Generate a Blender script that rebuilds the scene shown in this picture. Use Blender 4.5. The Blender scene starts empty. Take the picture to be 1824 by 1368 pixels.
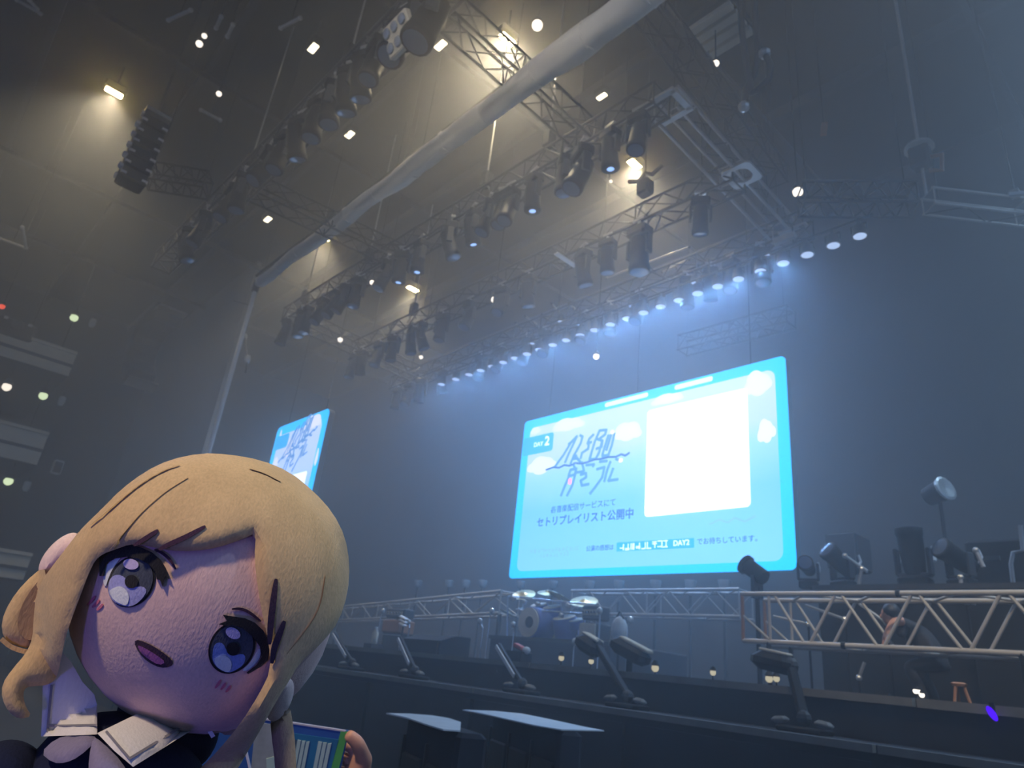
import bpy, bmesh, math, random
from mathutils import Vector, Matrix, Quaternion
from mathutils.geometry import delaunay_2d_cdt
random.seed(7)
SC = bpy.context.scene
COL = SC.collection

# ------------------------------------------------------------------ camera
# stage axes: +X along the big screen (towards house right), +Y into the stage, +Z up
FPX, CX, CY, EYE = 1227.23, 912.0, 684.0, 1.6
ROT = Matrix(((0.6833102, 0.2169866, 0.6971398), (0.7226337, -0.3374435, -0.6032682), (0.1043442, 0.9159960, -0.3873804)))
cam_d = bpy.data.cameras.new('camera'); cam = bpy.data.objects.new('camera', cam_d); COL.objects.link(cam)
cam.matrix_world = Matrix.Translation((0, 0, EYE)) @ ROT.to_4x4()
cam_d.sensor_width = 36.0; cam_d.lens = FPX * 36.0 / 1824.0
cam_d.clip_start = 0.02; cam_d.clip_end = 300
cam_d.dof.use_dof = True; cam_d.dof.focus_distance = 0.37; cam_d.dof.aperture_fstop = 26.0
SC.camera = cam

# ------------------------------------------------------------------ world, view, sampling
SC.view_settings.view_transform = 'Standard'; SC.view_settings.look = 'None'
SC.view_settings.exposure = 0.0; SC.view_settings.gamma = 1.0; SC.view_settings.use_curve_mapping = False
W = bpy.data.worlds.new('hall_light'); SC.world = W; W.use_nodes = True
bg = W.node_tree.nodes['Background']
bg.inputs[0].default_value = (0.20, 0.38, 0.85, 1); bg.inputs[1].default_value = 0.42
cy = SC.cycles
cy.max_bounces = 5; cy.diffuse_bounces = 2; cy.glossy_bounces = 2; cy.transmission_bounces = 2; cy.volume_bounces = 1; cy.transparent_max_bounces = 4
cy.use_denoising = True; cy.sample_clamp_indirect = 4.0; cy.caustics_reflective = False; cy.caustics_refractive = False
cy.use_adaptive_sampling = True; cy.adaptive_threshold = 0.02

def spot(name, loc, target, energy, color, angle=110, size=0.25, blend=0.8):
    d = bpy.data.lights.new(name, 'SPOT'); d.energy = energy; d.color = color
    d.spot_size = math.radians(angle); d.spot_blend = blend; d.shadow_soft_size = size
    o = bpy.data.objects.new(name, d); COL.objects.link(o); o.location = loc
    o.rotation_mode = 'QUATERNION'; o.rotation_quaternion = (Vector(target) - Vector(loc)).to_track_quat('-Z', 'Y')
    return o
WARM = (1.0, 0.80, 0.50)
# overhead house light on the doll, added as unseen narrow spots aimed at it
spot('house_lamp', (3.0, -13.0, 15.8), (-.3, .2, 1.5), 16500, WARM, 9, 0.9)
spot('house_lamp', (1.0, 2.5, 15.8), (-.3, .3, 1.5), 2000, (1, .90, .76), 16, 0.35)
# unseen front spots added to brighten the drape, the rig and the near truss
spot('front_fill', (6.0, -16.0, 9.0), (-11.0, 6.5, 11.5), 12000, (1.0, .94, .86), 28, 0.3)
spot('front_fill', (1.5, -3.0, 14.0), (-2.2, 7.6, 2.4), 7000, (1.0, .86, .66), 16, 0.3)
WASH_W = 300
# unseen violet fill added to tint the shaded lower face of the doll
spot('violet_fill', (1.1, -1.7, 0.75), (-0.22, .14, 1.47), 42, (.17, .15, 1.0), 26, 0.15)
# cool house lamp above the right-hand side of the rig, outside the picture
spot('house_lamp', (5.0, 8.0, 15.8), (5.0, 9.0, 0), 4600, (.45, .68, 1.0), 115, 0.3)
spot('house_lamp', (3.5, 15.5, 15.8), (3.5, 15.5, 0), 4000, (.42, .68, 1.0), 115, 0.3)  # second cool spot, added unseen to lift the haze at the right
HOUSE_W = 2000
# ------------------------------------------------------------------ pixel -> place on a plane
def RAY(p): return ROT @ Vector((p[0] - CX, -(p[1] - CY), -FPX))
def at_z(p, z): d = RAY(p); return Vector((0, 0, EYE)) + d * ((z - EYE) / d.z)
def at_y(p, y): d = RAY(p); return Vector((0, 0, EYE)) + d * (y / d.y)
def at_x(p, x): d = RAY(p); return Vector((0, 0, EYE)) + d * (x / d.x)
def at_d(p, dist): return Vector((0, 0, EYE)) + RAY(p).normalized() * dist

# ------------------------------------------------------------------ materials
def mat(name, col, rough=0.6, metal=0.0, var=0.15, scale=8.0, bump=0.0, spec=0.5, coat=0.0, sheen=0.0):
    m = bpy.data.materials.new(name); m.use_nodes = True
    nt = m.node_tree; b = nt.nodes['Principled BSDF']
    b.inputs['Roughness'].default_value = rough; b.inputs['Metallic'].default_value = metal
    b.inputs['Specular IOR Level'].default_value = spec
    if sheen: b.inputs['Sheen Weight'].default_value = sheen
    tc = nt.nodes.new('ShaderNodeTexCoord'); n = nt.nodes.new('ShaderNodeTexNoise'); n.inputs['Scale'].default_value = scale
    n.inputs['Detail'].default_value = 4
    nt.links.new(tc.outputs['Object'], n.inputs['Vector'])
    mx = nt.nodes.new('ShaderNodeMix'); mx.data_type = 'RGBA'
    c0 = tuple(max(0, c * (1 - var)) for c in col); c1 = tuple(min(1, c * (1 + var)) for c in col)
    mx.inputs[6].default_value = (*c0, 1); mx.inputs[7].default_value = (*c1, 1)
    nt.links.new(n.outputs['Fac'], mx.inputs[0]); nt.links.new(mx.outputs[2], b.inputs['Base Color'])
    if bump:
        bp = nt.nodes.new('ShaderNodeBump'); bp.inputs['Strength'].default_value = bump; bp.inputs['Distance'].default_value = 0.002
        nt.links.new(n.outputs['Fac'], bp.inputs['Height']); nt.links.new(bp.outputs['Normal'], b.inputs['Normal'])
    return m
def emit(name, col, s=1.0):
    m = bpy.data.materials.new(name); m.use_nodes = True; nt = m.node_tree; nt.nodes.clear()
    e = nt.nodes.new('ShaderNodeEmission'); e.inputs[0].default_value = (*col, 1); e.inputs[1].default_value = s
    o = nt.nodes.new('ShaderNodeOutputMaterial'); nt.links.new(e.outputs[0], o.inputs[0])
    return m
M = {}
M['black'] = mat('black_metal', (.012, .012, .014), .6, 0, .15, 8, 0, .2)
M['darkgrey'] = mat('dark_grey_metal', (.045, .047, .052), .5, 0, .15, 8, 0, .3)
M['clamp'] = mat('bare_aluminium', (.55, .55, .53), .3, .7)
M['alu'] = mat('weathered_aluminium', (.42, .41, .39), .45, .35)
M['alu_dark'] = mat('black_painted_truss', (.045, .045, .05), .5, 0, .15, 8, 0, .3)
M['alu_warm'] = mat('worn_aluminium', (.52, .47, .40), .5, .2)
M['lens'] = mat('lens_glass', (.10, .14, .22), .12, 0, .1, 8, 0, .8)
M['lens_lit'] = emit('lit_blue_lens', (.30, .52, 1.0), 1.6)
M['down_lit'] = emit('lit_downlight_lens', (.50, .66, 1.0), 1.1)
M['house_lit'] = emit('house_lamp_glass', (1.0, .72, .27), 90)
M['flood_lit'] = emit('flood_lamp_glass', (1.0, .88, .60), 5)
M['white_lit'] = emit('white_lamp_glass', (1.0, .90, .78), 2.2)
M['green_lit'] = emit('pale_green_lamp', (.82, 1.0, .62), 1.6)
M['red_lit'] = emit('red_lamp', (1.0, .10, .04), 1.5)
M['violet_lit'] = emit('violet_lamp', (.07, .0, 1.0), 1.4)
M['wall'] = mat('painted_dark_wall', (.075, .078, .082), .9, 0, .2, .6)
M['wall_black'] = mat('black_wall', (.022, .024, .027), .95, 0, .2, .6)
M['panel'] = mat('grey_side_panel', (.17, .175, .18), .9, 0, .1, .5)
M['ceiling'] = mat('dark_ceiling', (.022, .022, .021), .95, 0, .25, .8)
M['floor'] = mat('dark_floor', (.03, .03, .032), .7)
M['balcony'] = mat('pale_balcony_front', (.66, .60, .47), .8, 0, .2, 2)
M['deck'] = mat('black_stage_deck', (.02, .021, .024), .5, 0, .3, 3)
M['skirt'] = mat('navy_black_skirt', (.018, .022, .032), .9, 0, .3, 3)
M['lip'] = mat('scuffed_edge_strip', (.22, .205, .17), .6, 0, .35, 6)
M['cloth'] = mat('white_drape', (.80, .77, .70), .85, 0, .08, 3)
M['cream'] = mat('cream_grille_cloth', (.60, .54, .42), .9, 0, .2, 30)
M['wood'] = mat('orange_wood', (.40, .19, .09), .5, 0, .3, 10)
M['chrome'] = mat('chrome', (.75, .76, .78), .15, .9)
M['drum'] = mat('blue_drum_shell', (.18, .25, .60), .3, 0, .2, 6)
M['drumhead'] = mat('drum_head', (.72, .68, .58), .6)
M['brass'] = mat('brass_cymbal', (.62, .50, .25), .3, .7)
M['white'] = mat('white_paint', (.75, .75, .74), .5)

# ------------------------------------------------------------------ mesh builder
class MB:
    def __init__(s): s.v = []; s.f = []; s.sm = False
    def add(s, vs, fs):
        k = len(s.v); s.v += [Vector(v) for v in vs]; s.f += [tuple(i + k for i in f) for f in fs]; return s
    def box(s, c, d, rot=None, bev=0.0):
        c = Vector(c); hx, hy, hz = d[0] / 2, d[1] / 2, d[2] / 2
        if bev <= 0:
            P = [Vector((x, y, z)) for x in (-hx, hx) for y in (-hy, hy) for z in (-hz, hz)]
            F = [(0, 1, 3, 2), (4, 6, 7, 5), (0, 4, 5, 1), (2, 3, 7, 6), (0, 2, 6, 4), (1, 5, 7, 3)]
        else:
            b = min(bev, hx * .9, hy * .9, hz * .9); P = []; F = []
            ring = [(hx - b, hy), (-hx + b, hy), (-hx, hy - b), (-hx, -hy + b), (-hx + b, -hy), (hx - b, -hy), (hx, -hy + b), (hx, hy - b)]
            sc = lambda r, k: (max(abs(r[0]) - k, 0) * (1 if r[0] > 0 else -1), max(abs(r[1]) - k, 0) * (1 if r[1] > 0 else -1))
            for z, k in ((-hz, b), (-hz + b, 0), (hz - b, 0), (hz, b)):
                P += [Vector((*sc(r, k), z)) for r in ring]
            for L in range(3):
                for i in range(8):
                    j = (i + 1) % 8; F.append((L * 8 + i, L * 8 + j, L * 8 + 8 + j, L * 8 + 8 + i))
            F.append(tuple(range(7, -1, -1))); F.append(tuple(range(24, 32)))
        if rot is not None: P = [rot @ p for p in P]
        return s.add([p + c for p in P], F)
    def tube(s, a, b, r, n=6, r2=None, cap=True):
        a, b = Vector(a), Vector(b); r2 = r if r2 is None else r2
        z = (b - a).normalized(); x = z.orthogonal().normalized(); y = z.cross(x)
        P = []
        for p, q in ((a, r), (b, r2)):
            P += [p + (x * math.cos(2 * math.pi * i / n) + y * math.sin(2 * math.pi * i / n)) * q for i in range(n)]
        F = [(i, (i + 1) % n, n + (i + 1) % n, n + i) for i in range(n)]
        if cap: F += [tuple(range(n - 1, -1, -1)), tuple(range(n, 2 * n))]
        return s.add(P, F)
    def path(s, pts, rads, n=10, cap=True):
        pts = [Vector(p) for p in pts]; P = []; m = len(pts); ref = None
        for i, p in enumerate(pts):
            t = (pts[min(i + 1, m - 1)] - pts[max(i - 1, 0)]).normalized()
            if ref is None: ref = t.orthogonal().normalized()
            x = (ref - t * ref.dot(t)).normalized(); ref = x; y = t.cross(x)
            r = rads[i] if hasattr(rads, '__len__') else rads
            P += [p + (x * math.cos(2 * math.pi * k / n) + y * math.sin(2 * math.pi * k / n)) * r for k in range(n)]
        F = [(i * n + k, i * n + (k + 1) % n, i * n + n + (k + 1) % n, i * n + n + k) for i in range(m - 1) for k in range(n)]
        if cap: F += [tuple(range(n - 1, -1, -1)), tuple(range((m - 1) * n, m * n))]
        return s.add(P, F)
    def lathe(s, prof, n=14, mtx=None, cap=True):     # prof: (radius, z) from one end to the other
        P = []; m = len(prof)
        for r, z in prof: P += [Vector((r * math.cos(2 * math.pi * k / n), r * math.sin(2 * math.pi * k / n), z)) for k in range(n)]
        F = [(i * n + k, i * n + (k + 1) % n, i * n + n + (k + 1) % n, i * n + n + k) for i in range(m - 1) for k in range(n)]
        if cap: F += [tuple(range(n - 1, -1, -1)), tuple(range((m - 1) * n, m * n))]
        if mtx is not None: P = [mtx @ p for p in P]
        return s.add(P, F)
    def ball(s, c, r, n=12, m=8, mtx=None):
        r = Vector(r) if hasattr(r, '__len__') else Vector((r, r, r)); c = Vector(c); P = []
        for i in range(m + 1):
            a = math.pi * (i if 0 < i < m else (1e-3 if i == 0 else m - 1e-3)) / m
            P += [Vector((r.x * math.sin(a) * math.cos(2 * math.pi * k / n), r.y * math.sin(a) * math.sin(2 * math.pi * k / n), r.z * math.cos(a))) for k in range(n)]
        F = [(i * n + k, i * n + n + k, i * n + n + (k + 1) % n, i * n + (k + 1) % n) for i in range(m) for k in range(n)]
        F += [tuple(range(n)), tuple(range((m + 1) * n - 1, m * n - 1, -1))]
        if mtx is not None: P = [mtx @ p for p in P]
        return s.add([p + c for p in P], F)
    def prism(s, poly, d):                           # planar polygon (3D points) pushed along d
        d = Vector(d); n = len(poly); P = [Vector(p) for p in poly] + [Vector(p) + d for p in poly]
        F = [tuple(range(n - 1, -1, -1)), tuple(range(n, 2 * n))] + [(i, (i + 1) % n, n + (i + 1) % n, n + i) for i in range(n)]
        return s.add(P, F)
    def build(s, name, m, parent=None, world=True, smooth=False, loc=None):
        me = bpy.data.meshes.new(name); me.from_pydata(s.v, [], s.f)
        bm = bmesh.new(); bm.from_mesh(me); bmesh.ops.recalc_face_normals(bm, faces=bm.faces); bm.to_mesh(me); bm.free()
        me.materials.append(m); me.update()
        if smooth:
            me.polygons.foreach_set('use_smooth', [True] * len(me.polygons))
            me.set_sharp_from_angle(angle=math.radians(50))
        o = bpy.data.objects.new(name, me); COL.objects.link(o)
        if parent is not None:
            o.parent = parent
            if world: o.matrix_parent_inverse = inv_world(parent)
        return o
def inv_world(o):
    m = o.matrix_basis.copy(); p = o
    while p.parent is not None:
        m = p.parent.matrix_basis @ p.matrix_parent_inverse @ m; p = p.parent
    return m.inverted()
def tag(o, label=None, cat=None, group=None, kind=None):
    if label: o['label'] = label
    if cat: o['category'] = cat
    if group: o['group'] = group
    if kind: o['kind'] = kind
    return o
def empty(name, loc, label, cat, group=None):
    o = bpy.data.objects.new(name, None); COL.objects.link(o); o.location = loc; o.empty_display_size = .1
    return tag(o, label, cat, group)
def copy_tree(o, parent=None):
    c = o.copy(); COL.objects.link(c)
    if parent is not None: c.parent = parent
    for ch in list(o.children): copy_tree(ch, c)
    return c
def relabel(o, label, group=None):
    o['label'] = label
    if group: o['group'] = group
    return o
def find(o, base):
    for ch in o.children:
        if ch.name.split('.')[0] == base: return ch
ORD = ['first', 'second', 'third', 'fourth', 'fifth', 'sixth', 'seventh', 'eighth', 'ninth', 'tenth', 'eleventh', 'twelfth', 'thirteenth', 'fourteenth', 'fifteenth', 'sixteenth', 'seventeenth', 'eighteenth', 'nineteenth', 'twentieth', 'twenty-first', 'twenty-second', 'twenty-third', 'twenty-fourth', 'twenty-fifth', 'twenty-sixth']
def struct(o): o['kind'] = 'structure'; return o
def simple(name, mb, m, label, cat, group=None, smooth=False):
    return tag(mb.build(name, m, smooth=smooth), label, cat, group)

# ------------------------------------------------------------------ the hall
ZD, ZL, YF, YL = 1.75, 1.43, 6.0, 5.2
ZC = 17.0
struct(MB().box((-20, 2, -.1), (70, 40, .2)).build('floor', M['floor']))
struct(MB().box((-20, 2, ZC + .15), (70, 40, .3)).build('ceiling', M['ceiling']))
struct(MB().box((-20, 19.2, ZC / 2), (70, .4, ZC)).build('wall_back', M['wall']))
struct(MB().box((-40.2, 2, ZC / 2), (.4, 40, ZC)).build('wall_left', M['wall_black']))
# pale side panel of the proscenium, left of the stage
pe = at_y((405, 650), 8.3)
struct(MB().box(((pe.x - 40) / 2, 8.4, (ZC + ZD) / 2), (40 + pe.x, .2, ZC - ZD)).build('wall_stage_left', M['panel']))
# ceiling beams
for k, y in enumerate((-4.5, -1.0, 2.6, 6.6, 10.5, 14.5)):
    struct(MB().box((-20, y, ZC - .22), (66, .16, .34)).build('trim_%d' % (k + 1), M['darkgrey']))
for k, x in enumerate((-33, -27, -18, -12, -7, -2)):
    struct(MB().box((x, 2, ZC - .5), (.14, 38, .16)).build('trim_%d' % (k + 7), M['darkgrey']))
# balconies on the left side wall
def balcony(k, top, bot, zthick):
    a, b = at_x(top, -31), at_x(bot, -31)
    y = (a.y + b.y) / 2
    root = struct(MB().box((-35.5, (y - 16) / 2, b.z + .1), (9, y + 16, .25)).build('trim_%d' % (20 + k), M['wall_black']))
    MB().box((-31, (y - 16) / 2, (a.z + b.z) / 2), (.2, y + 16, a.z - b.z)).build('parapet', M['balcony'], root)
    MB().box((-30.85, (y - 16) / 2, a.z - .06), (.14, y + 16, .12)).build('top_rail', M['balcony'], root)
    MB().box((-30.85, (y - 16) / 2, (a.z + b.z) / 2 - .1), (.10, y + 16, .10)).build('mid_rail', M['darkgrey'], root)
    return a, b
balcony(0, (132, 628), (126, 672), .3)
balcony(1, (80, 770), (72, 830), .3)
balcony(2, (52, 985), (46, 1034), .3)

# ------------------------------------------------------------------ stage
ZD, ZL, YF, YL = 1.75, 1.43, 6.0, 5.2
st = empty('stage', (-12, 6, 0), 'wide black stage with a scuffed pale front edge strip below the big screen', 'stage')
MB().box((-12, (YF + 18.95) / 2, ZD / 2), (44, 18.95 - YF, ZD)).build('deck', M['deck'], st)
MB().box((-12, (YL + YF) / 2, ZL / 2), (44, YF - YL, ZL)).build('front_ledge', M['skirt'], st)
for k in range(11):
    x = -34 + k * 4
    MB().box((x + 2, YF - .03, ZD - .025), (3.97, .08, .055 + .004 * (k % 3))).build('edge_strip', M['lip'], st)
    MB().box((x + 2, YL - .03, ZL - .02), (3.97, .06, .05)).build('ledge_strip', M['lip'], st)
for k in range(22):
    MB().box((-33 + k * 2, YL - .02, ZL / 2 - .05), (1.9, .05, ZL - .1)).build('skirt_panel', M['skirt'], st)
# ------------------------------------------------------------------ trusses
UNIT = {}
def unit_tube(m):
    if m.name not in UNIT:
        mb = MB().tube((0, 0, 0), (0, 0, 1), 1, 6); me = bpy.data.meshes.new('tube')
        me.from_pydata(mb.v, [], mb.f); me.materials.append(m)
        me.polygons.foreach_set('use_smooth', [len(p.vertices) == 4 for p in me.polygons]); UNIT[m.name] = me
    return UNIT[m.name]
def bar(name, a, b, r, m, root):
    a, b = Vector(a), Vector(b); d = b - a
    o = bpy.data.objects.new(name, unit_tube(m)); COL.objects.link(o); o.parent = root
    q = d.to_track_quat('Z', 'Y')
    o.matrix_basis = Matrix.Translation(a - root.location) @ q.to_matrix().to_4x4() @ Matrix.Diagonal((r, r, d.length, 1))
    return o
def truss(label, a, b, w, h, bays, m, group=None, rc=.03, rb=.016, faces='fbtd', name='lighting_truss', start=0, brace_m=None):
    """box truss whose centre line runs from a to b"""
    a, b = Vector(a), Vector(b); d = (b - a).normalized(); side = d.cross(Vector((0, 0, 1))).normalized(); up = side.cross(d).normalized()
    root = empty(name, (a + b) / 2, label, 'truss', group); bm_ = brace_m or m
    cn = [side * (w / 2 * i) + up * (h / 2 * j) for i, j in ((-1, -1), (1, -1), (1, 1), (-1, 1))]
    L = (b - a).length; n = max(1, math.ceil(L / 3.0))
    for c in cn:
        bar('chord', a + c, b + c, rc, m, root)
    fs = {'d': (0, 1), 'f': (1, 2), 't': (2, 3), 'b': (3, 0)}
    for fk in faces:
        i, j = fs[fk]
        for k in range(bays):
            t0, t1 = k / bays * L, (k + 1) / bays * L
            p, q = (i, j) if (k + start) % 2 == 0 else (j, i)
            bar('brace', a + d * t0 + cn[p], a + d * t1 + cn[q], rb, bm_, root)
    for k in range(n + 1):
        t = min(L - .02, max(.02, L * k / n))
        for i in range(4): bar('frame_tube', a + d * t + cn[i], a + d * t + cn[(i + 1) % 4], rb, m, root)
    if min(a.z, b.z) > 7:
        for t in (.06, .94):
            q = a + d * (L * t); bar('suspension_wire', (q.x, q.y, q.z + h / 2 - .05), (q.x, q.y, ZC), .010, M['alu_dark'], root)
    return root
ZT = 11.75
TR = {}
TR['A'] = truss('long black lighting truss highest behind the white rolled drape, far upper left', (-20.6, 3.65, ZT), (-6.5, 3.8, ZT), .5, .5, 26, M['alu_dark'], rc=.035, rb=.02)
TR['B'] = truss('long lighting truss just below the white rolled drape', (-20.6, 7.75, ZT), (-5.9, 8.0, ZT), .5, .5, 26, M['alu_dark'], rc=.035, rb=.02)
TR['C'] = truss('middle lighting truss crossing in front of the lowest yellow house lamp', (-20.9, 10.55, ZT), (-5.9, 10.75, ZT), .5, .5, 26, M['alu_dark'], rc=.035, rb=.02)
TR['D'] = truss('rear lighting truss above the row of blue downlights', (-22.6, 13.4, ZT + .1), (-5.6, 13.3, ZT + .1), .5, .5, 28, M['alu_dark'], rc=.035, rb=.02)
TR['L'] = truss('cross truss closing the far left end of the lighting grid', (-20.4, 8.2, ZT), (-20.7, 13.1, ZT), .5, .5, 9, M['alu_dark'])
TR['E'] = truss('cross truss from the drape towards the middle lighting truss, under a yellow lamp', (-7.9, 3.9, ZT + .6), (-7.9, 8.1, ZT + .4), .5, .5, 8, M['alu_dark'])
TR['F'] = truss('short cross truss hanging left of centre behind the white drape', (-15.0, 3.9, ZT + .1), (-14.6, 8.0, ZT + .1), .5, .5, 8, M['alu_dark'])
TR['G'] = truss('dark upper truss leading to the cable loop at upper right', (-5.6, 6.3, 13.2), (-6.1, 12.9, 13.2), .5, .5, 12, M['alu_dark'])
# side truss with blue-lit corner plates
TR['S'] = truss('pale twin-tube side truss with square end plates at the right of the grid', (-6.05, 8.3, ZT + .25), (-6.25, 13.4, ZT + .25), .52, .5, 8, M['alu'], faces='ft', rc=.035, rb=.014, brace_m=M['alu_dark'])
def plate(cx, cyy, z, w, hole):
    mb = MB(); n = 24; R = w / 2; P = []
    def sq(a):
        c, s = math.cos(a), math.sin(a); k = max(abs(c), abs(s)); return R * c / k, R * s / k
    for k in range(n):
        a = 2 * math.pi * (k + .5) / n; x, y = sq(a); P.append((cx + x, cyy + y, z))
    for k in range(n):
        a = 2 * math.pi * (k + .5) / n; P.append((cx + hole * math.cos(a), cyy + hole * math.sin(a), z))
    P += [(p[0], p[1], z + .05) for p in P]
    F = []
    for k in range(n):
        j = (k + 1) % n
        F += [(k, j, n + j, n + k), (2 * n + k, 3 * n + k, 3 * n + j, 2 * n + j), (k, 2 * n + k, 2 * n + j, j), (n + k, n + j, 3 * n + j, 3 * n + k)]
    return mb.add(P, F)
pc = at_z((1321, 312), ZT - .04)
plate(pc.x, pc.y, ZT - .06, .66, .22).build('corner_plate', M['alu'], TR['S'])
pc = at_z((1190, 190), ZT - .04)
for sx, sy, w_, h_ in ((0, .3, .66, .12), (0, -.28, .66, .12), (.28, 0, .12, .6)):
    MB().box((pc.x + sx, pc.y + sy, ZT - .04), (w_, h_, .05)).build('corner_plate', M['alu'], TR['S'])
pc = at_z((1412, 408), ZT - .04)
MB().box((pc.x, pc.y, ZT - .04), (.66, .14, .05)).build('corner_plate', M['alu'], TR['S'])
pc = at_z((1397, 425), ZT - .5)
MB().box((pc.x, pc.y, pc.z), (.5, .12, .14)).build('end_bracket', M['alu'], TR['S'])

# ------------------------------------------------------------------ moving heads (hang from their origin)
def moving_head(label, lens_m, s=1.0):
    root = empty('moving_head_light', (0, 0, 0), label, 'stage light')
    MB().box((0, 0, -.05), (.06, .05, .14)).box((.0, 0, .03), (.22, .09, .05)).build('clamp', M['clamp'], root)
    MB().box((0, 0, -.20), (.36, .26, .17), bev=.03).build('base', M['black'], root)
    MB().box((0, 0, -.31), (.40, .10, .05), bev=.01).box((-.19, 0, -.47), (.045, .13, .34), bev=.012).box((.19, 0, -.47), (.045, .13, .34), bev=.012).build('yoke', M['darkgrey'], root)
    h = MB().lathe([(.06, .26), (.12, .24), (.135, .1), (.145, -.04), (.15, -.22), (.162, -.25), (.162, -.33), (.15, -.34)], 14).build('head', M['black'], root, world=False, smooth=True)
    h.location = (0, 0, -.56)
    MB().lathe([(.13 * s, -.343), (.08 * s, -.352), (.01, -.356)], 14).build('lens', lens_m, h, world=False, smooth=True)
    return root
def place(root, p, head_tilt=0, head_pan=0, rz=0, s=1.0):
    root.location = p; root.rotation_euler = (0, 0, rz); root.scale = (s, s, s)
    h = find(root, 'head')
    if h: h.rotation_euler = (head_tilt, 0, head_pan)
    return root
PROTO = moving_head('', M['lens']); PROTO_LIT = moving_head('', M['lens_lit'], .5)
used = [False, False]
def head(lit=False):
    i = 1 if lit else 0; p = PROTO_LIT if lit else PROTO
    if not used[i]: used[i] = True; return p
    return copy_tree(p)
def row(key, y, pix, where, group, zt, y0, y1, s0=1.12):
    pix = sorted(pix, key=lambda q: q[0])
    for k, q in enumerate(pix):
        px, py = q[0], q[1]; lit = len(q) > 2 and q[2] == 'lit'; s = q[3] if len(q) > 3 else s0
        x = at_y((px, py), y).x
        r = head(lit)
        yy = y0 + (y1 - y0) * (x + 20.6) / 14.6 - .25
        place(r, (x, yy, zt), math.radians(random.uniform(-24, 24)), 0, math.radians(random.uniform(-40, 40)), s)
        relabel(r, '%s moving head from the left, under %s' % (ORD[k], where) + (', lens lit blue' if lit else ''), group)
rowB = [(535, 566), (562, 545), (576, 530), (595, 540, '', 1.1), (622, 505), (640, 492), (658, 500, '', 1.15), (705, 485), (738, 440, 'lit'), (768, 430, 'lit'), (820, 407, '', 1.2), (862, 354, 'lit'), (890, 345), (908, 366), (926, 324, '', 1.15), (968, 286, 'lit'), (1018, 293), (1050, 250, '', 1.35), (1100, 198, 'lit', 1.1), (1147, 209, '', 1.1)]
row('B', 7.9, rowB, 'the truss below the white drape', 'moving heads under the truss below the drape', ZT - .25, 7.75, 8.0)
rowC = [(652, 608), (668, 600), (693, 613), (718, 600), (750, 588), (765, 600), (801, 577), (850, 550), (906, 528), (955, 486, '', 1.15), (1050, 450, '', 1.2), (1092, 440), (1149, 392, '', 1.5), (1255, 368, '', 1.1)]
row('C', 10.65, rowC, 'the middle truss', 'moving heads under the middle truss', ZT - .25, 10.55, 10.75)
rowD = [(722, 665), (744, 655, '', 1.2), (765, 645, '', 1.2), (800, 648), (870, 615), (905, 600), (950, 590), (985, 570), (1054, 548, '', 1.1), (1100, 535), (1150, 510), (1236, 480), (1276, 470), (1313, 455), (1366, 425, '', 1.2)]
row('D', 13.35, rowD, 'the rear truss above the downlights', 'moving heads under the rear truss', ZT - .15, 13.4, 13.3)
rowA = [(361, 415), (385, 400), (423, 384), (447, 350), (484, 335), (521, 275), (545, 262), (580, 225), (630, 190), (677, 151, '', 1.15), (727, 105, '', 1.4), (752, 66), (782, 44, '', 1.6), (655, 170), (604, 208)]
row('A', 3.72, rowA, 'the highest truss at upper left', 'moving heads under the highest truss', ZT - .25, 3.65, 3.8, 1.2)
# large crank box on top of the biggest middle fixture
pt = at_y((1149, 335), 10.65)
hb = empty('chain_hoist', pt, 'dark chain hoist with hooks on the middle truss under the yellow lamp', 'hoist', 'chain hoists on the lighting grid')
MB().box(pt, (.34, .3, .42), bev=.04).build('motor_body', M['black'], hb)
MB().path([pt + Vector((-.5, 0, .45)), pt + Vector((-.2, 0, .3)), pt + Vector((0, 0, .45)), pt + Vector((.2, 0, .3)), pt + Vector((.5, 0, .42))], .05, 6).build('sling', M['darkgrey'], hb)
MB().tube(pt + Vector((0, 0, .3)), (pt.x, pt.y, ZC), .012, 5).build('chain', M['darkgrey'], hb)
# ------------------------------------------------------------------ hoists with chains on the other trusses
def hoist(x, y, zt, label, top=ZC):
    r = empty('chain_hoist', (x, y, zt), label, 'hoist', 'chain hoists on the lighting grid')
    MB().box((x, y, zt + .45), (.24, .22, .42), bev=.03).build('motor_body', M['black'], r)
    MB().tube((x, y, zt + .6), (x, y, top), .022, 6).build('chain', M['clamp'], r)
    MB().path([(x - .25, y, zt), (x - .1, y, zt + .2), (x, y, zt + .26), (x + .1, y, zt + .2), (x + .25, y, zt)], .022, 6).build('sling', M['darkgrey'], r)
    return r
for px, py, y, nm in ((440, 310, 3.7, 'where the far cable meets the highest truss'), (628, 85, 3.7, 'on the highest truss near the top edge of the picture'), (855, 400, 7.9, 'on the truss below the drape, above its middle'), (655, 470, 7.9, 'on the left part of the truss below the drape'), (978, 255, 7.9, 'on the right part of the truss below the drape'), (738, 545, 10.65, 'on the left part of the middle truss under the smallest yellow lamp'), (540, 545, 7.9, 'at the far left end of the truss below the drape')):
    x = at_y((px, py), y).x
    hoist(x, y, ZT + .25, 'black hoist ' + nm)
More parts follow.
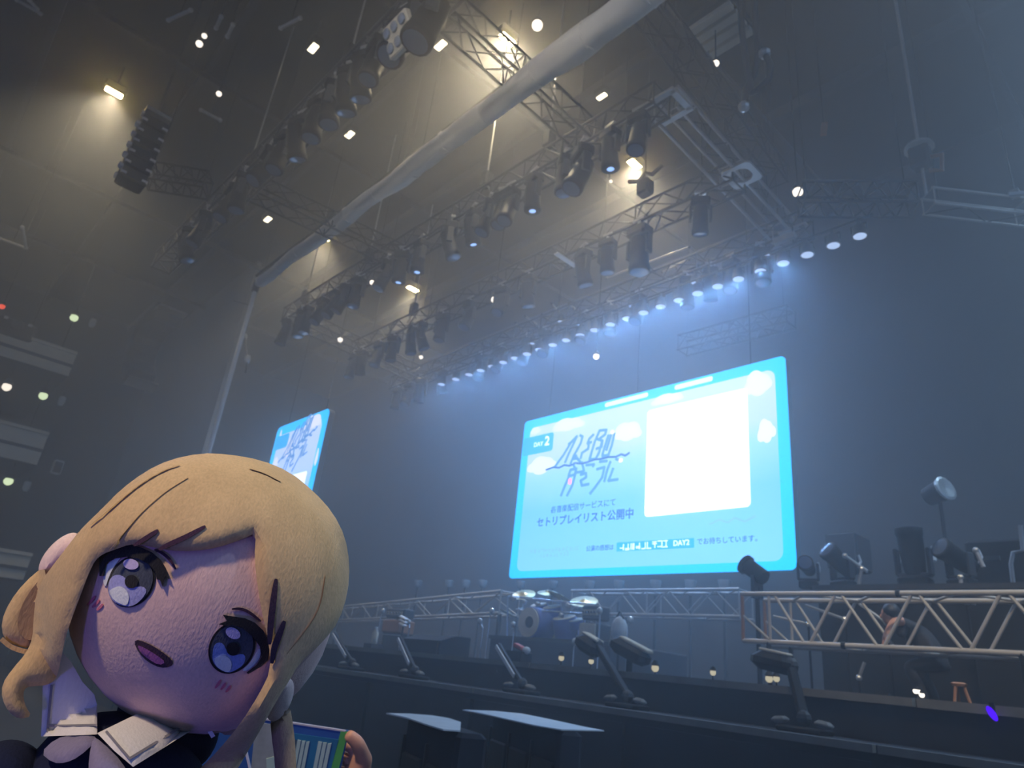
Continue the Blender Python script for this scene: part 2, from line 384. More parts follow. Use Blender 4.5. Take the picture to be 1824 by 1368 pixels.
# ------------------------------------------------------------------ row of downlights
def downlight(label):
    r = empty('downlight', (0, 0, 0), label, 'stage light', 'blue downlights in a row above the screen')
    MB().box((0, 0, -.03), (.05, .05, .1)).build('clamp', M['darkgrey'], r)
    MB().box((0, 0, -.09), (.25, .03, .02)).box((-.125, 0, -.17), (.012, .03, .17)).box((.125, 0, -.17), (.012, .03, .17)).build('bracket', M['black'], r)
    c = MB().lathe([(.05, -.1), (.09, -.12), (.105, -.2), (.112, -.34), (.12, -.35), (.12, -.37), (.105, -.372)], 16).build('can', M['black'], r, smooth=True)
    MB().lathe([(.104, -.373), (.05, -.378), (.005, -.379)], 16).build('lens', M['down_lit'], r)
    return r
dl = [(712, 712), (738, 703), (762, 695), (787, 685), (815, 677), (837, 668), (856, 660), (876, 653), (897, 646), (917, 638), (939, 631), (961, 623), (984, 614), (1008, 606), (1033, 597), (1059, 588), (1087, 578), (1116, 567), (1146, 557), (1176, 546), (1209, 535), (1243, 523), (1278, 510), (1315, 497), (1354, 483), (1395, 469), (1437, 453), (1484, 437), (1531, 420)]
dl = dl[3:]
zl = 10.75
pA, pB = at_z(dl[0], zl), at_z(dl[-1], zl)
proto = downlight('')
lx = [at_z(p, zl) for p in dl]
yb = sum(p.y for p in lx) / len(lx)
rail = empty('lighting_bar', ((pA.x + pB.x) / 2, yb, zl + .42), 'long thin black bar carrying the blue downlights above the screen', 'lighting bar')
MB().tube((pA.x - .3, yb, zl + .42), (pB.x + .3, yb, zl + .42), .026, 8).build('pipe', M['black'], rail)
for k in range(7):
    x = pA.x + (-5.8 - pA.x) * k / 6
    MB().tube((x, yb, zl + .42), (x, yb, ZT - .12), .018, 6).build('drop_rod', M['black'], rail)
for k, p in enumerate(lx):
    d_ = proto if k == 0 else copy_tree(proto)
    d_.location = (p.x, yb, zl + .37); d_.scale = (1.25, 1.25, 1.0)
    if k < len(lx) - 3: spot('downlight_beam', (p.x, yb, zl - .03), (p.x, yb - .4, 0), WASH_W, (.20, .46, 1.0), 150, .09, 1.0)
    relabel(d_, '%s small black downlight with a glowing blue lens from the left end of the bar' % ORD[k])
# upper row of smaller lit lamps just above
for k, p in enumerate(((877, 639), (948, 612), (998, 573), (1032, 578), (1123, 545), (1236, 504), (1365, 455))):
    q = at_y(p, 13.05)
    d_ = copy_tree(proto); d_.location = (q.x, 13.05, q.z + .28); d_.scale = (.75, .75, .75)
    relabel(d_, '%s smaller blue lamp from the left of the few hanging above the downlight row' % ORD[k], 'smaller blue lamps above the downlight row')
    MB().tube((q.x, 13.05, q.z + .26), (q.x, 13.05, ZT - .1), .014, 6).build('drop_rod', M['black'], d_)
# ------------------------------------------------------------------ rolled white drape on its pipe
ya = 6.12; xa, xb = at_y((458, 508), ya).x, -3.6
dr = empty('rolled_drape', (-12, ya, 12), 'long white drape rolled up and tied along a batten across the upper picture', 'drape')
pts, rad = [], []
n = 64; L = xb - xa
rnd = random.Random(3)
for k in range(n + 1):
    t = k / n; x = xa + L * t
    lump = math.sin(t * 41) * .25 + math.sin(t * 23 + 1) * .35 + rnd.uniform(-.25, .25)
    r = (.15 + .12 * t) * (1 + .16 * lump)
    if k == 0: r = .10
    pts.append((x, ya + .02 * math.sin(t * 30), 11.93 - .035 * lump - .05)); rad.append(r)
rl = MB().path(pts, rad, 16).build('cloth_roll', M['cloth'], dr, smooth=True)
# lengthways folds
bm = bmesh.new(); bm.from_mesh(rl.data)
for i, v in enumerate(bm.verts):
    k, a = divmod(i, 16)
    c = Vector(pts[min(k, n)]); d = v.co - c
    v.co = c + d * (1 + .08 * math.sin(a * 2.2 + k * .35) + .05 * math.sin(a * 5 + k * .8))
bm.to_mesh(rl.data); bm.free()
MB().tube((xa - .2, ya - .04, 12.22), (xb, ya - .04, 12.22), .045, 8).build('batten_pipe', M['black'], dr)
for k in range(12):
    t = k / 12 + .02; i = int(t * n); x = xa + L * t
    MB().lathe([(rad[i] + .012, -.02), (rad[i] + .016, 0), (rad[i] + .012, .02)], 14, Matrix.Translation(pts[i]) @ Matrix.Rotation(math.pi / 2, 4, 'Y')).build('tie', M['cloth'], dr)
for k in range(5):
    x = xa + .4 + L * k / 4.3
    MB().tube((x, ya - .04, 12.22), (x, ya - .04, ZC), .01, 5).build('suspension_wire', M['darkgrey'], dr)
pl = empty('drape_pole', (xa - .05, ya, 0), 'tall straight pale pole under the left end of the white rolled drape', 'pole')
MB().tube((xa - .05, ya, 0), (xa - .05, ya, 11.75), .065, 10).build('shaft', M['white'], pl)
MB().tube((xa - .05, ya, 11.6), (xa - .05, ya, 11.95), .10, 10).build('collar', M['darkgrey'], pl)
MB().box((xa - .05, ya, .04), (.6, .6, .08)).build('base_plate', M['black'], pl)
hk = [at_y((449, 545), ya + .6), at_y((436, 600), ya + .6), at_y((441, 640), ya + .6)]
cab = empty('hanging_cable', hk[0], 'thin cable with small pale connectors hanging beside the tall pale pole', 'cable')
top = Vector((hk[0].x, ya, 11.9))
MB().path([top, hk[0], hk[1], hk[2], hk[2] + Vector((.15, 0, -.5))], .02, 6).build('wire', M['darkgrey'], cab)
for h_, r_ in ((hk[0], .06), (hk[1], .08), (hk[2], .10)): MB().ball(h_, (r_, r_, r_ * 1.5), 8, 6).build('connector', M['clamp'], cab)
# ------------------------------------------------------------------ house lamps
def house_lamp(p, label, long_x, size, lm, group, light=None):
    r = empty('house_lamp', p, label, 'ceiling lamp', group)
    w, d = (size, size * .48) if long_x else (size * .48, size)
    MB().box((p.x, p.y, p.z + .14), (w + .14, d + .14, .24), bev=.04).build('housing', M['black'], r)
    MB().box((p.x, p.y, p.z + .0), (w, d, .05), bev=.02).build('glass', lm, r)
    MB().tube((p.x, p.y, p.z + .2), (p.x, p.y, ZC), .025, 6).build('stem', M['black'], r)
    if light: spot('house_light', (p.x, p.y, p.z - .06), (p.x, p.y, 0), light, (1, .85, .58), 105, .12, .9)
ZH = 16.0
house_lamp(at_z((203, 165), ZH), 'bright yellow house lamp alone at the far upper left under the dark ceiling', False, .46, M['house_lit'], 'yellow house lamps', HOUSE_W)
house_lamp(at_z((903, 70), ZH), 'bright yellow house lamp near the top, just behind the white rolled drape', False, .42, M['house_lit'], 'yellow house lamps', HOUSE_W)
house_lamp(at_z((1130, 293), ZH), 'bright yellow house lamp over the middle truss, right of centre', False, .46, M['house_lit'], 'yellow house lamps', HOUSE_W)
house_lamp(at_z((735, 515), ZH), 'smallest yellow house lamp, far back above the left part of the middle truss', False, .5, M['house_lit'], 'yellow house lamps', HOUSE_W)
house_lamp(at_z((578, 424), ZH), 'yellow house lamp mostly hidden behind the left half of the white drape', False, .4, M['house_lit'], 'yellow house lamps', HOUSE_W)
for p, s, lb in (((785, 81), .36, 'rightmost of the slanting warm white floods along the highest truss'), ((623, 240), .36, 'slanting warm white flood left of the short cross truss'), ((477, 391), .4, 'slanting warm white flood above the left end of the drape'), ((558, 86), .36, 'warm white flood high up left of the highest truss'), ((800, 411), .4, 'warm white flood behind the truss below the drape'), ((1072, 172), .3, 'warm white lamp pair at the right end of the truss below the drape')):
    house_lamp(at_z(p, ZH), lb, True, s, M['flood_lit'], 'small warm floods among the trusses')
# small bare lamps
def small_lamp(p, r, m, label, cat='lamp', group=None, wire=False):
    o = empty('small_lamp', p, label, cat, group)
    MB().ball(p, r, 10, 8).build('bulb', m, o, smooth=True)
    if wire: MB().tube(p + Vector((0, 0, r)), (p.x, p.y, ZC), .012, 5).build('wire', M['black'], o)
    MB().lathe([(r * .7, r * .5), (r * 1.15, r * .9), (r * .5, r * 1.9)], 10, Matrix.Translation(p)).build('holder', M['black'], o)
    return o
for p, z, r, lb in (((355, 78), 15, .085, 'lower lamp of the close pair at upper left, right of the far yellow lamp'), ((364, 64), 15, .065, 'upper lamp of the close pair at upper left, right of the far yellow lamp'), ((390, 167), 15, .075, 'single small white lamp between the lone yellow lamp and the highest truss'), ((745, 305), 13, .10, 'round white lamp just under the middle of the white drape'), ((957, 45), 15.5, .13, 'small white lamp beside the top yellow lamp, at the drape'), ((1275, 113), 13.5, .07, 'tiny white lamp alone by the dark upper right truss'), ((1421, 342), 11, .10, 'small warm lamp right of the side truss end'), ((663, 503), 11.2, .07, 'tiny white lamp among the left heads of the truss below the drape'), ((606, 605), 11.5, .09, 'small warm lamp on the far left cross truss'), ((881, 534), 11.2, .10, 'warm lamp hanging low under the centre of the middle truss'), ((750, 636), 11.2, .07, 'tiny pale lamp above the dark left end of the rear truss'), ((1062, 635), 9.3, .08, 'dim warm lamp alone just above the big screen'), ((1088, 323), 15.5, .05, 'tiny warm lamp left of the right-hand yellow lamp')):
    small_lamp(at_z(p, z), r, M['white_lit'], lb, 'lamp', None, True)
for p, lb in (((132, 566), 'pale green round lamp under the top balcony ceiling'), ((77, 705), 'pale green round lamp under the middle balcony ceiling'), ((15, 857), 'pale green round lamp under the lowest balcony ceiling')):
    q = at_x(p, -31.5); small_lamp(q, .16, M['green_lit'], lb, 'lamp', 'balcony lamps on the left wall', True)
    q2 = at_x((p[0] + 33, p[1] + 9), -33); o = empty('wall_lamp', q2, 'unlit grey wall lamp right of the ' + lb, 'lamp', 'unlit lamps on the balconies')
    MB().lathe([(.08, -.2), (.13, -.1), (.13, .15), (.06, .2)], 10, Matrix.Translation(q2)).build('shade', M['white'], o)
    MB().box(q2 + Vector((-.05, 0, .26)), (.05, .05, .2)).build('bracket', M['darkgrey'], o)
small_lamp(at_x((4, 546), -31), .10, M['red_lit'], 'small red lamp at the far left edge above the top balcony', 'lamp', None, True)
small_lamp(at_x((12, 689), -31), .16, M['white_lit'], 'warm white lamp at the far left edge between the upper balconies', 'lamp', None, True)
q = at_x((102, 832), -32); bx = empty('wall_speaker', q, 'small pale wall speaker at the end of the middle balcony', 'speaker')
MB().box(q, (.3, .34, .55), bev=.04).build('cabinet', M['white'], bx); MB().box(q + Vector((.16, 0, -.03)), (.03, .26, .42)).build('grille', M['darkgrey'], bx)
# ------------------------------------------------------------------ suspended line arrays
def line_array(label, pix, y, w, d, sparkle, group=None):
    P = [at_y(p, y) for p in pix] if y is not None else pix
    r = empty('line_array', P[0], label, 'speaker array', group)
    for k in range(len(P) - 1):
        a, b = P[k], P[k + 1]; t = (a - b); c = (a + b) / 2; h = t.length * .93
        ang = math.atan2(t.x, t.z)
        R = Matrix.Rotation(ang, 3, 'Y')
        MB().box(c, (d, w, h), R, bev=.03).build('cabinet', M['black'], r)
        MB().box(c + R @ Vector((d / 2 + .015, 0, 0)), (.03, w * .94, h * .86), R, bev=.01).build('grille', M['darkgrey'], r)
        if sparkle:
            for s in (-1, 1):
                MB().box(c + R @ Vector((s * d * .45, -w / 2 - .02, h * .28)), (.16, .05, .07), R).build('rigging_plate', M['white'], r)
                MB().box(c + R @ Vector((d / 2 + .03, s * w * .4, -h * .2)), (.05, .12, .05), R).build('rigging_plate', M['white'], r)
    MB().box(P[0] + Vector((0, 0, .12)), (d * 1.2, w, .10)).build('top_frame', M['alu'], r)
    for s in (-.3, .3): MB().tube(P[0] + Vector((s * d, 0, .15)), (P[0].x + s * d, P[0].y, ZC), .015, 5).build('chain', M['darkgrey'], r)
    return r
la = line_array('curved hanging speaker array with dark sides at the far left of the stage', [(303, 560), (282, 575), (267, 594), (257, 614), (250, 635), (247, 655), (248, 675)], 7.0, 1.3, .8, False)
e1 = at_y((252, 684), 7.0); MB().box(e1, (.75, 1.3, .08), Matrix.Rotation(-.35, 3, 'Y')).build('bottom_frame', M['alu'], la)
vc = at_z((252, 275), 11.6)
VA = [Vector((vc.x, vc.y, at_x(p, vc.x).z)) for p in ((266, 215), (262, 235), (256, 254), (250, 273), (244, 292), (239, 312), (234, 332))]
line_array('straight hanging speaker block with shiny rigging plates at upper left', VA, None, .55, .5, True)
# lattice ladder piece
a, b = at_y((372, 478), 8.0), at_y((416, 588), 9.5)
truss('short pale lattice truss hanging at a slant left of the tall pole', a, b, .42, .42, 12, M['alu'], rc=.03, rb=.03, name='lattice_truss')
# far-left scaffold with lamps
TR['H'] = truss('dim truss linking the shiny speaker block to the highest truss', at_z((262, 312), 12), at_z((372, 330), 12), .5, .5, 7, M['alu_dark'], rb=.02)
# blinder with lamp grid
p = at_y((712, 62), 3.3)
bl = empty('blinder_light', p, 'tan blinder panel of round lamps on the highest truss near the top', 'stage light')
R = Matrix.Rotation(.5, 3, 'X')
MB().box(p, (.62, .12, .5), R, bev=.02).build('frame', M['cream'], bl)
for i in range(3):
    for j in range(2):
        c = p + R @ Vector((-.2 + .2 * i, -.07, -.12 + .24 * j))
        MB().lathe([(.085, 0), (.075, .02), (.03, .03)], 10, Matrix.Translation(c) @ R.to_4x4() @ Matrix.Rotation(math.pi / 2, 4, 'X')).build('lamp', M['clamp'], bl)
MB().tube(p, (p.x, 3.6, ZT - .1), .025, 6).build('arm', M['clamp'], bl)
# bright blue-lit tray on the middle truss
p = at_z((1008, 463), ZT - .3); tv = empty('cable_tray', p, 'flat pale tray catching blue light under the middle truss', 'tray')
MB().box(p, (.14, .75, .03)).build('plate', M['white'], tv); MB().box(p + Vector((0, 0, .06)), (.16, .04, .1)).build('bracket', M['darkgrey'], tv)
# pale tubes lying along the rear truss
for k, (p1, p2) in enumerate((((1080, 495), (1228, 440)), ((1180, 485), (1228, 462)), ((935, 563), (958, 578)), ((965, 560), (986, 578)), ((983, 540), (997, 560)), ((1013, 540), (1027, 553)), ((918, 575), (930, 590)))):
    a, b = at_z(p1, ZT + .4), at_z(p2, ZT + .4)
    o = empty('tube_light', (a + b) / 2, '%s pale unlit tube from the %s along the rear truss' % (ORD[k if k < 2 else k - 2], 'right, longest pair' if k < 2 else 'left, short ones'), 'tube light', 'unlit tubes on the rear truss')
    MB().tube(a, b, .03, 8).build('tube', M['alu_warm'], o)
    m_ = (a + b) / 2; MB().tube(m_, (m_.x, 13.35, ZT + .3), .014, 6).build('bracket', M['black'], o)
    for q in (a, b): MB().ball(q, .04, 8, 6).build('end_cap', M['darkgrey'], o)
# lower dim pipe truss behind the screen top
a, b = at_y((1215, 615), 16.5), at_y((1410, 565), 16.5)
truss('dim distant truss just above the right half of the big screen', a, b, .5, .5, 9, M['alu_dark'], rc=.04, rb=.02)
# ------------------------------------------------------------------ upper right: hoist, beam, cable loops
xq = at_z((1652, 358), 10.2); xr = at_z((1990, 398), 10.2); xl = at_z((1425, 355), 10.2)
tb = truss('pale twin-tube beam entering from the right edge, below a chain hoist', xq, xr, .34, .34, 6, M['alu_warm'], rc=.026, rb=.01, faces='d', brace_m=M['alu_dark'])
truss('dark truss with cables joining the pale twin-tube beam to the grid', xl, xq - (xr - xq).normalized() * .25, .45, .45, 8, M['alu_dark'])
hp = Vector((xq.x, xq.y, 10.2))
hh = empty('chain_hoist', hp, 'grey chain hoist on a long cable at upper right above the pale beam', 'hoist')
zt = at_y((1655, 255), xq.y).z
MB().tube((hp.x, hp.y, zt), (hp.x, hp.y, ZC), .035, 6).build('chain', M['alu_warm'], hh)
MB().box((hp.x, hp.y, zt - .25), (.34, .3, .5), bev=.05).build('motor_body', M['darkgrey'], hh)
MB().lathe([(.05, .1), (.24, .02), (.26, -.04), (.1, -.08)], 12, Matrix.Translation((hp.x, hp.y, zt))).build('chain_guide', M['alu_warm'], hh)
MB().path([(hp.x + .1, hp.y, zt - .3), (hp.x + .35, hp.y - .05, zt - .4), (hp.x + .3, hp.y, zt - .7), (hp.x + .12, hp.y, zt - .6)], .045, 6).build('chain_bag', M['wood'], hh)
MB().tube((hp.x, hp.y, zt - .5), (hp.x, hp.y, 10.35), .03, 6).build('hook_chain', M['clamp'], hh)
pp = at_z((1795, 347), 10.4); pq = at_z((1900, 338), 10.4)
o = empty('pipe_batten', pp, 'short pale pipe at the right edge hung on a single wire', 'pipe')
MB().tube(pp, pq, .05, 8).build('pipe', M['alu'], o)
w0 = at_z((1808, 345), 10.45); MB().tube(w0, (w0.x, w0.y, ZC), .018, 6).build('wire', M['darkgrey'], o)
MB().box(w0, (.14, .14, .12)).build('clamp', M['clamp'], o)
yc = 7.2
for k, (pts_, lb) in enumerate(((((1308, 0), (1322, 60), (1332, 130), (1340, 165), (1352, 158), (1370, 140), (1373, 118), (1362, 95)), 'thick cable bundle drooping in a loop at upper right'), (((1342, 0), (1346, 50), (1350, 92), (1345, 130), (1330, 158), (1325, 190)), 'second cable bundle hanging beside the loop at upper right'))):
    pts3 = [at_y(p, yc + .15 * k) for p in pts_]; pts3[0].z = max(pts3[0].z, ZC - .3)
    o = empty('cable_bundle', pts3[0], lb, 'cable'); MB().path(pts3, .05, 7).build('cable', M['darkgrey'], o, smooth=True)
    MB().ball(pts3[-1], .09, 8, 6).build('connector', M['clamp'], o)
p = at_z((1285, 55), 14.5); o = empty('ventilation_duct', p, 'dim ribbed metal duct near the ceiling at upper right', 'duct')
for k in range(4):
    MB().box(p + Vector((0, .26 * k - .4, 0)), (.95, .17, .12)).build('rib', M['balcony'], o)
MB().box(p + Vector((0, 0, .15)), (1.0, 1.2, .16)).build('casing', M['darkgrey'], o)
MB().tube(p + Vector((0, 0, .2)), (p.x, p.y, ZC), .04, 6).build('hanger', M['darkgrey'], o)
p = at_z((1468, 230), 13); small = empty('stage_bracket', p, 'small brownish bracket alone in the dark at upper right', 'bracket')
MB().box(p, (.12, .34, .07), Matrix.Rotation(.5, 3, 'Z')).build('plate', M['wood'], small); MB().tube(p, (p.x, p.y, ZC), .012, 5).build('wire', M['black'], small)
# lone spot on a stand right of the screen
p = at_y((1672, 876), 12); o = empty('followspot', p, 'lone round spotlight on a tall dark stand right of the big screen', 'stage light')
R = Matrix.Translation(p) @ Matrix.Rotation(math.radians(75), 4, 'Y') @ Matrix.Rotation(.4, 4, 'X')
MB().lathe([(.08, -.25), (.15, -.2), (.17, .1), (.18, .12)], 14, R).build('can', M['black'], o, smooth=True)
MB().lathe([(.19, .10), (.20, .14), (.16, .15), (.0, .13)], 14, R).build('lens', M['clamp'], o)
MB().tube((p.x, p.y, ZD), p, .03, 8).build('stand', M['black'], o)

# odd pale pipes and brackets high among the ceiling steel
for p1, p2, z, lb in (((30, 0), (72, 24), 16.2, 'longer pale pipe of the short ladder at the top left corner'), ((52, 0), (66, 16), 16.2, 'short pale pipe crossing the ladder at the top left corner'), ((300, 36), (340, 18), 15.5, 'thin pale pipe high between the lone yellow lamp and the top edge'), ((385, 50), (394, 30), 15.2, 'short upright pale bracket above the close lamp pair'), ((405, 65), (415, 44), 15.2, 'second short pale bracket right of the close lamp pair'), ((500, 50), (535, 32), 15.5, 'thin pale pipe above the flood left of the highest truss'), ((358, 196), (392, 214), 14.5, 'pale slanted pipe right of the shiny speaker block'), ((0, 425), (44, 441), 12.0, 'dim pale rail at the left edge above the balconies'), ((40, 405), (46, 441), 12.0, 'short dim post meeting the rail at the left edge')):
    a, b = at_z(p1, z), at_z(p2, z); o = empty('ceiling_pipe', (a + b) / 2, lb, 'pipe', 'pale pipes among the ceiling steel')
    MB().tube(a, b, .045, 7).build('pipe', M['alu'], o); m_ = (a + b) / 2; MB().tube(m_, (m_.x, m_.y, ZC), .014, 5).build('hanger', M['black'], o)
    for q in (a, b): MB().ball(q, .06, 8, 6).build('coupler', M['clamp'], o)
q = at_x((24, 590), -31.2); o = empty('balcony_projector', q, 'dark projector with pale fittings standing on the top balcony at the left edge', 'projector')
MB().box(q, (.9, 1.3, .7), bev=.08).build('body', M['black'], o); MB().lathe([(.18, 0), (.22, .3), (.2, .34)], 12, Matrix.Translation(q + Vector((.4, 0, .05))) @ Matrix.Rotation(math.pi / 2, 4, 'Y')).build('lens_barrel', M['darkgrey'], o)
for k in range(3): MB().box(q + Vector((.46, -.4 + .4 * k, .28)), (.05, .14, .1)).build('fitting', M['white'], o)
MB().box(q + Vector((0, 0, -.7)), (.5, .5, .8)).build('pedestal', M['black'], o)
# ------------------------------------------------------------------ screens
def grad_emit(name, stops, s, noise=.12):
    m = bpy.data.materials.new(name); m.use_nodes = True; nt = m.node_tree; nt.nodes.clear()
    tc = nt.nodes.new('ShaderNodeTexCoord'); sp = nt.nodes.new('ShaderNodeSeparateXYZ'); nt.links.new(tc.outputs['Generated'], sp.inputs[0])
    nz = nt.nodes.new('ShaderNodeTexNoise'); nz.inputs['Scale'].default_value = 5; nz.inputs['Detail'].default_value = 5
    nt.links.new(tc.outputs['Generated'], nz.inputs['Vector'])
    ad = nt.nodes.new('ShaderNodeMath'); ad.operation = 'MULTIPLY_ADD'; ad.inputs[1].default_value = noise
    nt.links.new(nz.outputs['Fac'], ad.inputs[0]); nt.links.new(sp.outputs['Z'], ad.inputs[2])
    r = nt.nodes.new('ShaderNodeValToRGB'); e = r.color_ramp.elements
    e[0].position, e[0].color = stops[0][0], (*stops[0][1], 1); e[1].position, e[1].color = stops[-1][0], (*stops[-1][1], 1)
    for p, c in stops[1:-1]:
        x = e.new(p); x.color = (*c, 1)
    nt.links.new(ad.outputs[0], r.inputs[0])
    em = nt.nodes.new('ShaderNodeEmission'); em.inputs[1].default_value = s; nt.links.new(r.outputs[0], em.inputs[0])
    o = nt.nodes.new('ShaderNodeOutputMaterial'); nt.links.new(em.outputs[0], o.inputs[0])
    return m
SK = 2.5
M['scr_cyan'] = emit('screen_cyan', (0, .40, .95), SK)
M['scr_pic'] = grad_emit('screen_sea_picture', [(0, (.14, .42, .90)), (.45, (.11, .37, .95)), (.68, (.20, .43, .90)), (.80, (.31, .44, .75)), (1, (.36, .47, .75))], SK)
M['scr_white'] = emit('screen_white', (.7, .85, 1.1), SK)
M['scr_cloud'] = emit('screen_cloud', (.52, .56, .75), SK)
M['scr_ink'] = emit('screen_ink', (.01, .08, .25), SK)
M['scr_logo'] = emit('screen_logo_blue', (.045, .19, .48), SK)
M['scr_tag'] = emit('screen_tag_blue', (.01, .30, .75), SK)
M['scr_pink'] = emit('screen_pink', (.85, .25, .50), SK)
M['scr_faint'] = emit('screen_faint_blue', (.13, .34, .72), SK)
M['scr_yellow'] = emit('screen_yellow', (.70, .60, .42), SK)
def rrect(x0, x1, z0, z1, y, r, n=6):
    P = []
    for cx_, cz_, a0 in ((x1 - r, z1 - r, 0), (x0 + r, z1 - r, 90), (x0 + r, z0 + r, 180), (x1 - r, z0 + r, 270)):
        for k in range(n + 1):
            a = math.radians(a0 + 90 * k / n); P.append((cx_ + r * math.cos(a), y, cz_ + r * math.sin(a)))
    return P
def slab(poly, name, m, parent, th=.008):
    return MB().prism(poly, (0, th, 0)).build(name, m, parent)
def stroke(pts, w, y, name, m, parent):
    mb = MB(); rr = w / 2
    for a, b in zip(pts[:-1], pts[1:]):
        a, b = Vector((a[0], 0, a[1])), Vector((b[0], 0, b[1])); d = (b - a)
        if d.length < 1e-5: continue
        nrm = Vector((-d.z, 0, d.x)).normalized() * rr; e = d.normalized() * rr * .5
        q = [a - e + nrm, a - e - nrm, b + e - nrm, b + e + nrm]
        mb.prism([(p.x, y, p.z) for p in q], (0, .006, 0))
    return mb.build(name, m, parent)
def blob(cx_, cz_, w, h, y, parent, seed, m=None):
    rnd = random.Random(seed); mb = MB()
    for k, (u, v, r) in enumerate(((-.3, -.12, .20), (-.1, .08, .30), (.14, .0, .27), (.33, -.12, .17), (0, -.14, .26))):
        ex, ez = w * r * 1.05, h * r * 1.3; ux = cx_ + w * (u + rnd.uniform(-.04, .04)); uz = cz_ + h * (v + rnd.uniform(-.06, .06))
        mb.prism([(ux + ex * math.cos(math.radians(a)), y - .0006 * k, uz + ez * math.sin(math.radians(a)) * (1 if a < 180 else .7)) for a in range(0, 360, 20)], (0, .006, 0))
    return mb.build('cloud', m or M['scr_cloud'], parent)
DG = None
def text(s, p0, p1, name, m, parent, y, bold=0.0, hscale=None):
    """a line of lettering whose baseline runs from p0 to p1 (x, z)"""
    c = bpy.data.curves.new(name, 'FONT'); c.body = s; c.size = 1; c.offset = bold; c.resolution_u = 3; c.extrude = 0.004
    o = bpy.data.objects.new(name, c); COL.objects.link(o)
    dg = bpy.context.evaluated_depsgraph_get(); dg.update()
    me = bpy.data.meshes.new_from_object(o.evaluated_get(dg)); bpy.data.objects.remove(o)
    xs = [v.co.x for v in me.vertices]; x0, x1 = min(xs), max(xs)
    w = math.hypot(p1[0] - p0[0], p1[1] - p0[1]); k = w / (x1 - x0); kz = hscale or k
    for v in me.vertices:
        v.co = Vector((p0[0] + (v.co.x - x0) * k, y + v.co.z * .5, p0[1] + v.co.y * kz + (p1[1] - p0[1]) * (v.co.x - x0) / (x1 - x0)))
    me.materials.clear(); me.materials.append(m)
    o = bpy.data.objects.new(name, me); COL.objects.link(o); o.parent = parent; o.matrix_parent_inverse = inv_world(parent)
    return o
LOGO = [[(830, 310), (740, 400), (620, 600), (500, 760)], [(820, 330), (700, 580), (650, 700)], [(910, 310), (880, 420), (780, 600), (730, 720)], [(870, 300), (910, 320)], [(760, 390), (700, 430)],
        [(1070, 290), (1010, 350), (980, 420), (1040, 400)], [(1000, 430), (990, 500), (900, 560), (880, 640)], [(1160, 230), (1090, 390), (1010, 660)], [(1160, 230), (1260, 220), (1240, 290), (1160, 350)], [(1110, 350), (1200, 380), (1190, 470), (1110, 500)],
        [(1200, 380), (1150, 560), (1100, 650), (1030, 660)], [(1290, 300), (1220, 520), (1200, 600)], [(1330, 290), (1260, 520)], [(1380, 270), (1340, 450), (1290, 590), (1200, 610)],
        [(770, 720), (820, 850), (930, 830), (900, 700)], [(820, 600), (760, 650), (830, 640), (880, 700)], [(700, 900), (730, 810), (820, 790), (790, 880), (720, 900)], [(720, 880), (650, 1040), (590, 1190)], [(800, 880), (760, 1030), (680, 1190)],
        [(880, 880), (960, 860), (960, 920), (880, 970), (900, 1040), (1000, 1020)], [(1120, 800), (1230, 770), (1200, 920), (1100, 1060), (1020, 1160)], [(1320, 690), (1270, 820), (1230, 980)], [(1360, 790), (1320, 900), (1290, 970), (1430, 950)], [(960, 740), (1080, 730), (1060, 760)], [(1160, 690), (1270, 680)], [(1400, 650), (1470, 670)]]
WAVE = [(370, 810), (480, 770), (560, 780), (640, 740), (720, 750), (800, 710), (900, 720), (1000, 690), (1080, 660), (1180, 650), (1300, 620), (1400, 620), (1480, 580), (1540, 600), (1600, 560)]
YS = 14.94
def sp(p, off=0): v = at_y(p, YS - off); return (v.x, v.z)
def zc1(p): return sp((930 + p[0] / 8.29, 740 + p[1] / 8.29))
X0, X1, Z0, Z1 = -16.37, -7.12, 4.36, 9.57
ms = empty('led_screen', ((X0 + X1) / 2, YS, Z0), 'big wide video screen with cyan border, white card and a sea-blue Japanese notice', 'screen', 'video screens')
slab(rrect(X0, X1, Z0, Z1, YS + .02, .12), 'housing', M['black'], ms, .22)
slab(rrect(X0, X1, Z0, Z1, YS, .14), 'display_border', M['scr_cyan'], ms, .015)
i0, i1 = sp((943, 766)), sp((1395, 1001))
IX0, IX1, IZ0, IZ1 = (sp((945, 765))[0] + sp((921, 1016))[0]) / 2, (sp((1381, 655))[0] + sp((1395, 1000))[0]) / 2, (sp((921, 1016))[1] + i1[1]) / 2, (sp((943, 765))[1] + sp((1381, 655))[1]) / 2
pic = slab(rrect(IX0, IX1, IZ0, IZ1, YS - .012, .22), 'display_picture', M['scr_pic'], ms)
for k, (p, w, h) in enumerate((((1012, 757), 1.35, .55), ((966, 829), 1.25, .7), ((1118, 770), 1.0, .75), ((1352, 684), 1.5, .8), ((1366, 768), .8, .75), ((1190, 712), 1.1, .35), ((955, 768), .5, .3))):
    c = sp(p); w = min(w, 2 * (c[0] - IX0 - .03), 2 * (IX1 - .05 - c[0])) ; blob(c[0], c[1], w, h, YS - .02 - .002 * k, pic, k)
for k, (p, w) in enumerate((((1115, 712), 1.6), ((1235, 682), 1.2))):
    c = sp(p); slab(rrect(c[0] - w / 2, c[0] + w / 2, c[1] - .08, c[1] + .06, YS - .006, .06), 'border_cloud', M['scr_cloud'], ms, .004)
c0, c1 = sp((1156, 731)), sp((1338, 903)); c2, c3 = sp((1148, 922)), sp((1333, 692))
CX0, CX1, CZ0, CZ1 = (c0[0] + c2[0]) / 2, (c1[0] + c3[0]) / 2, (c1[1] + c2[1]) / 2, (c0[1] + c3[1]) / 2
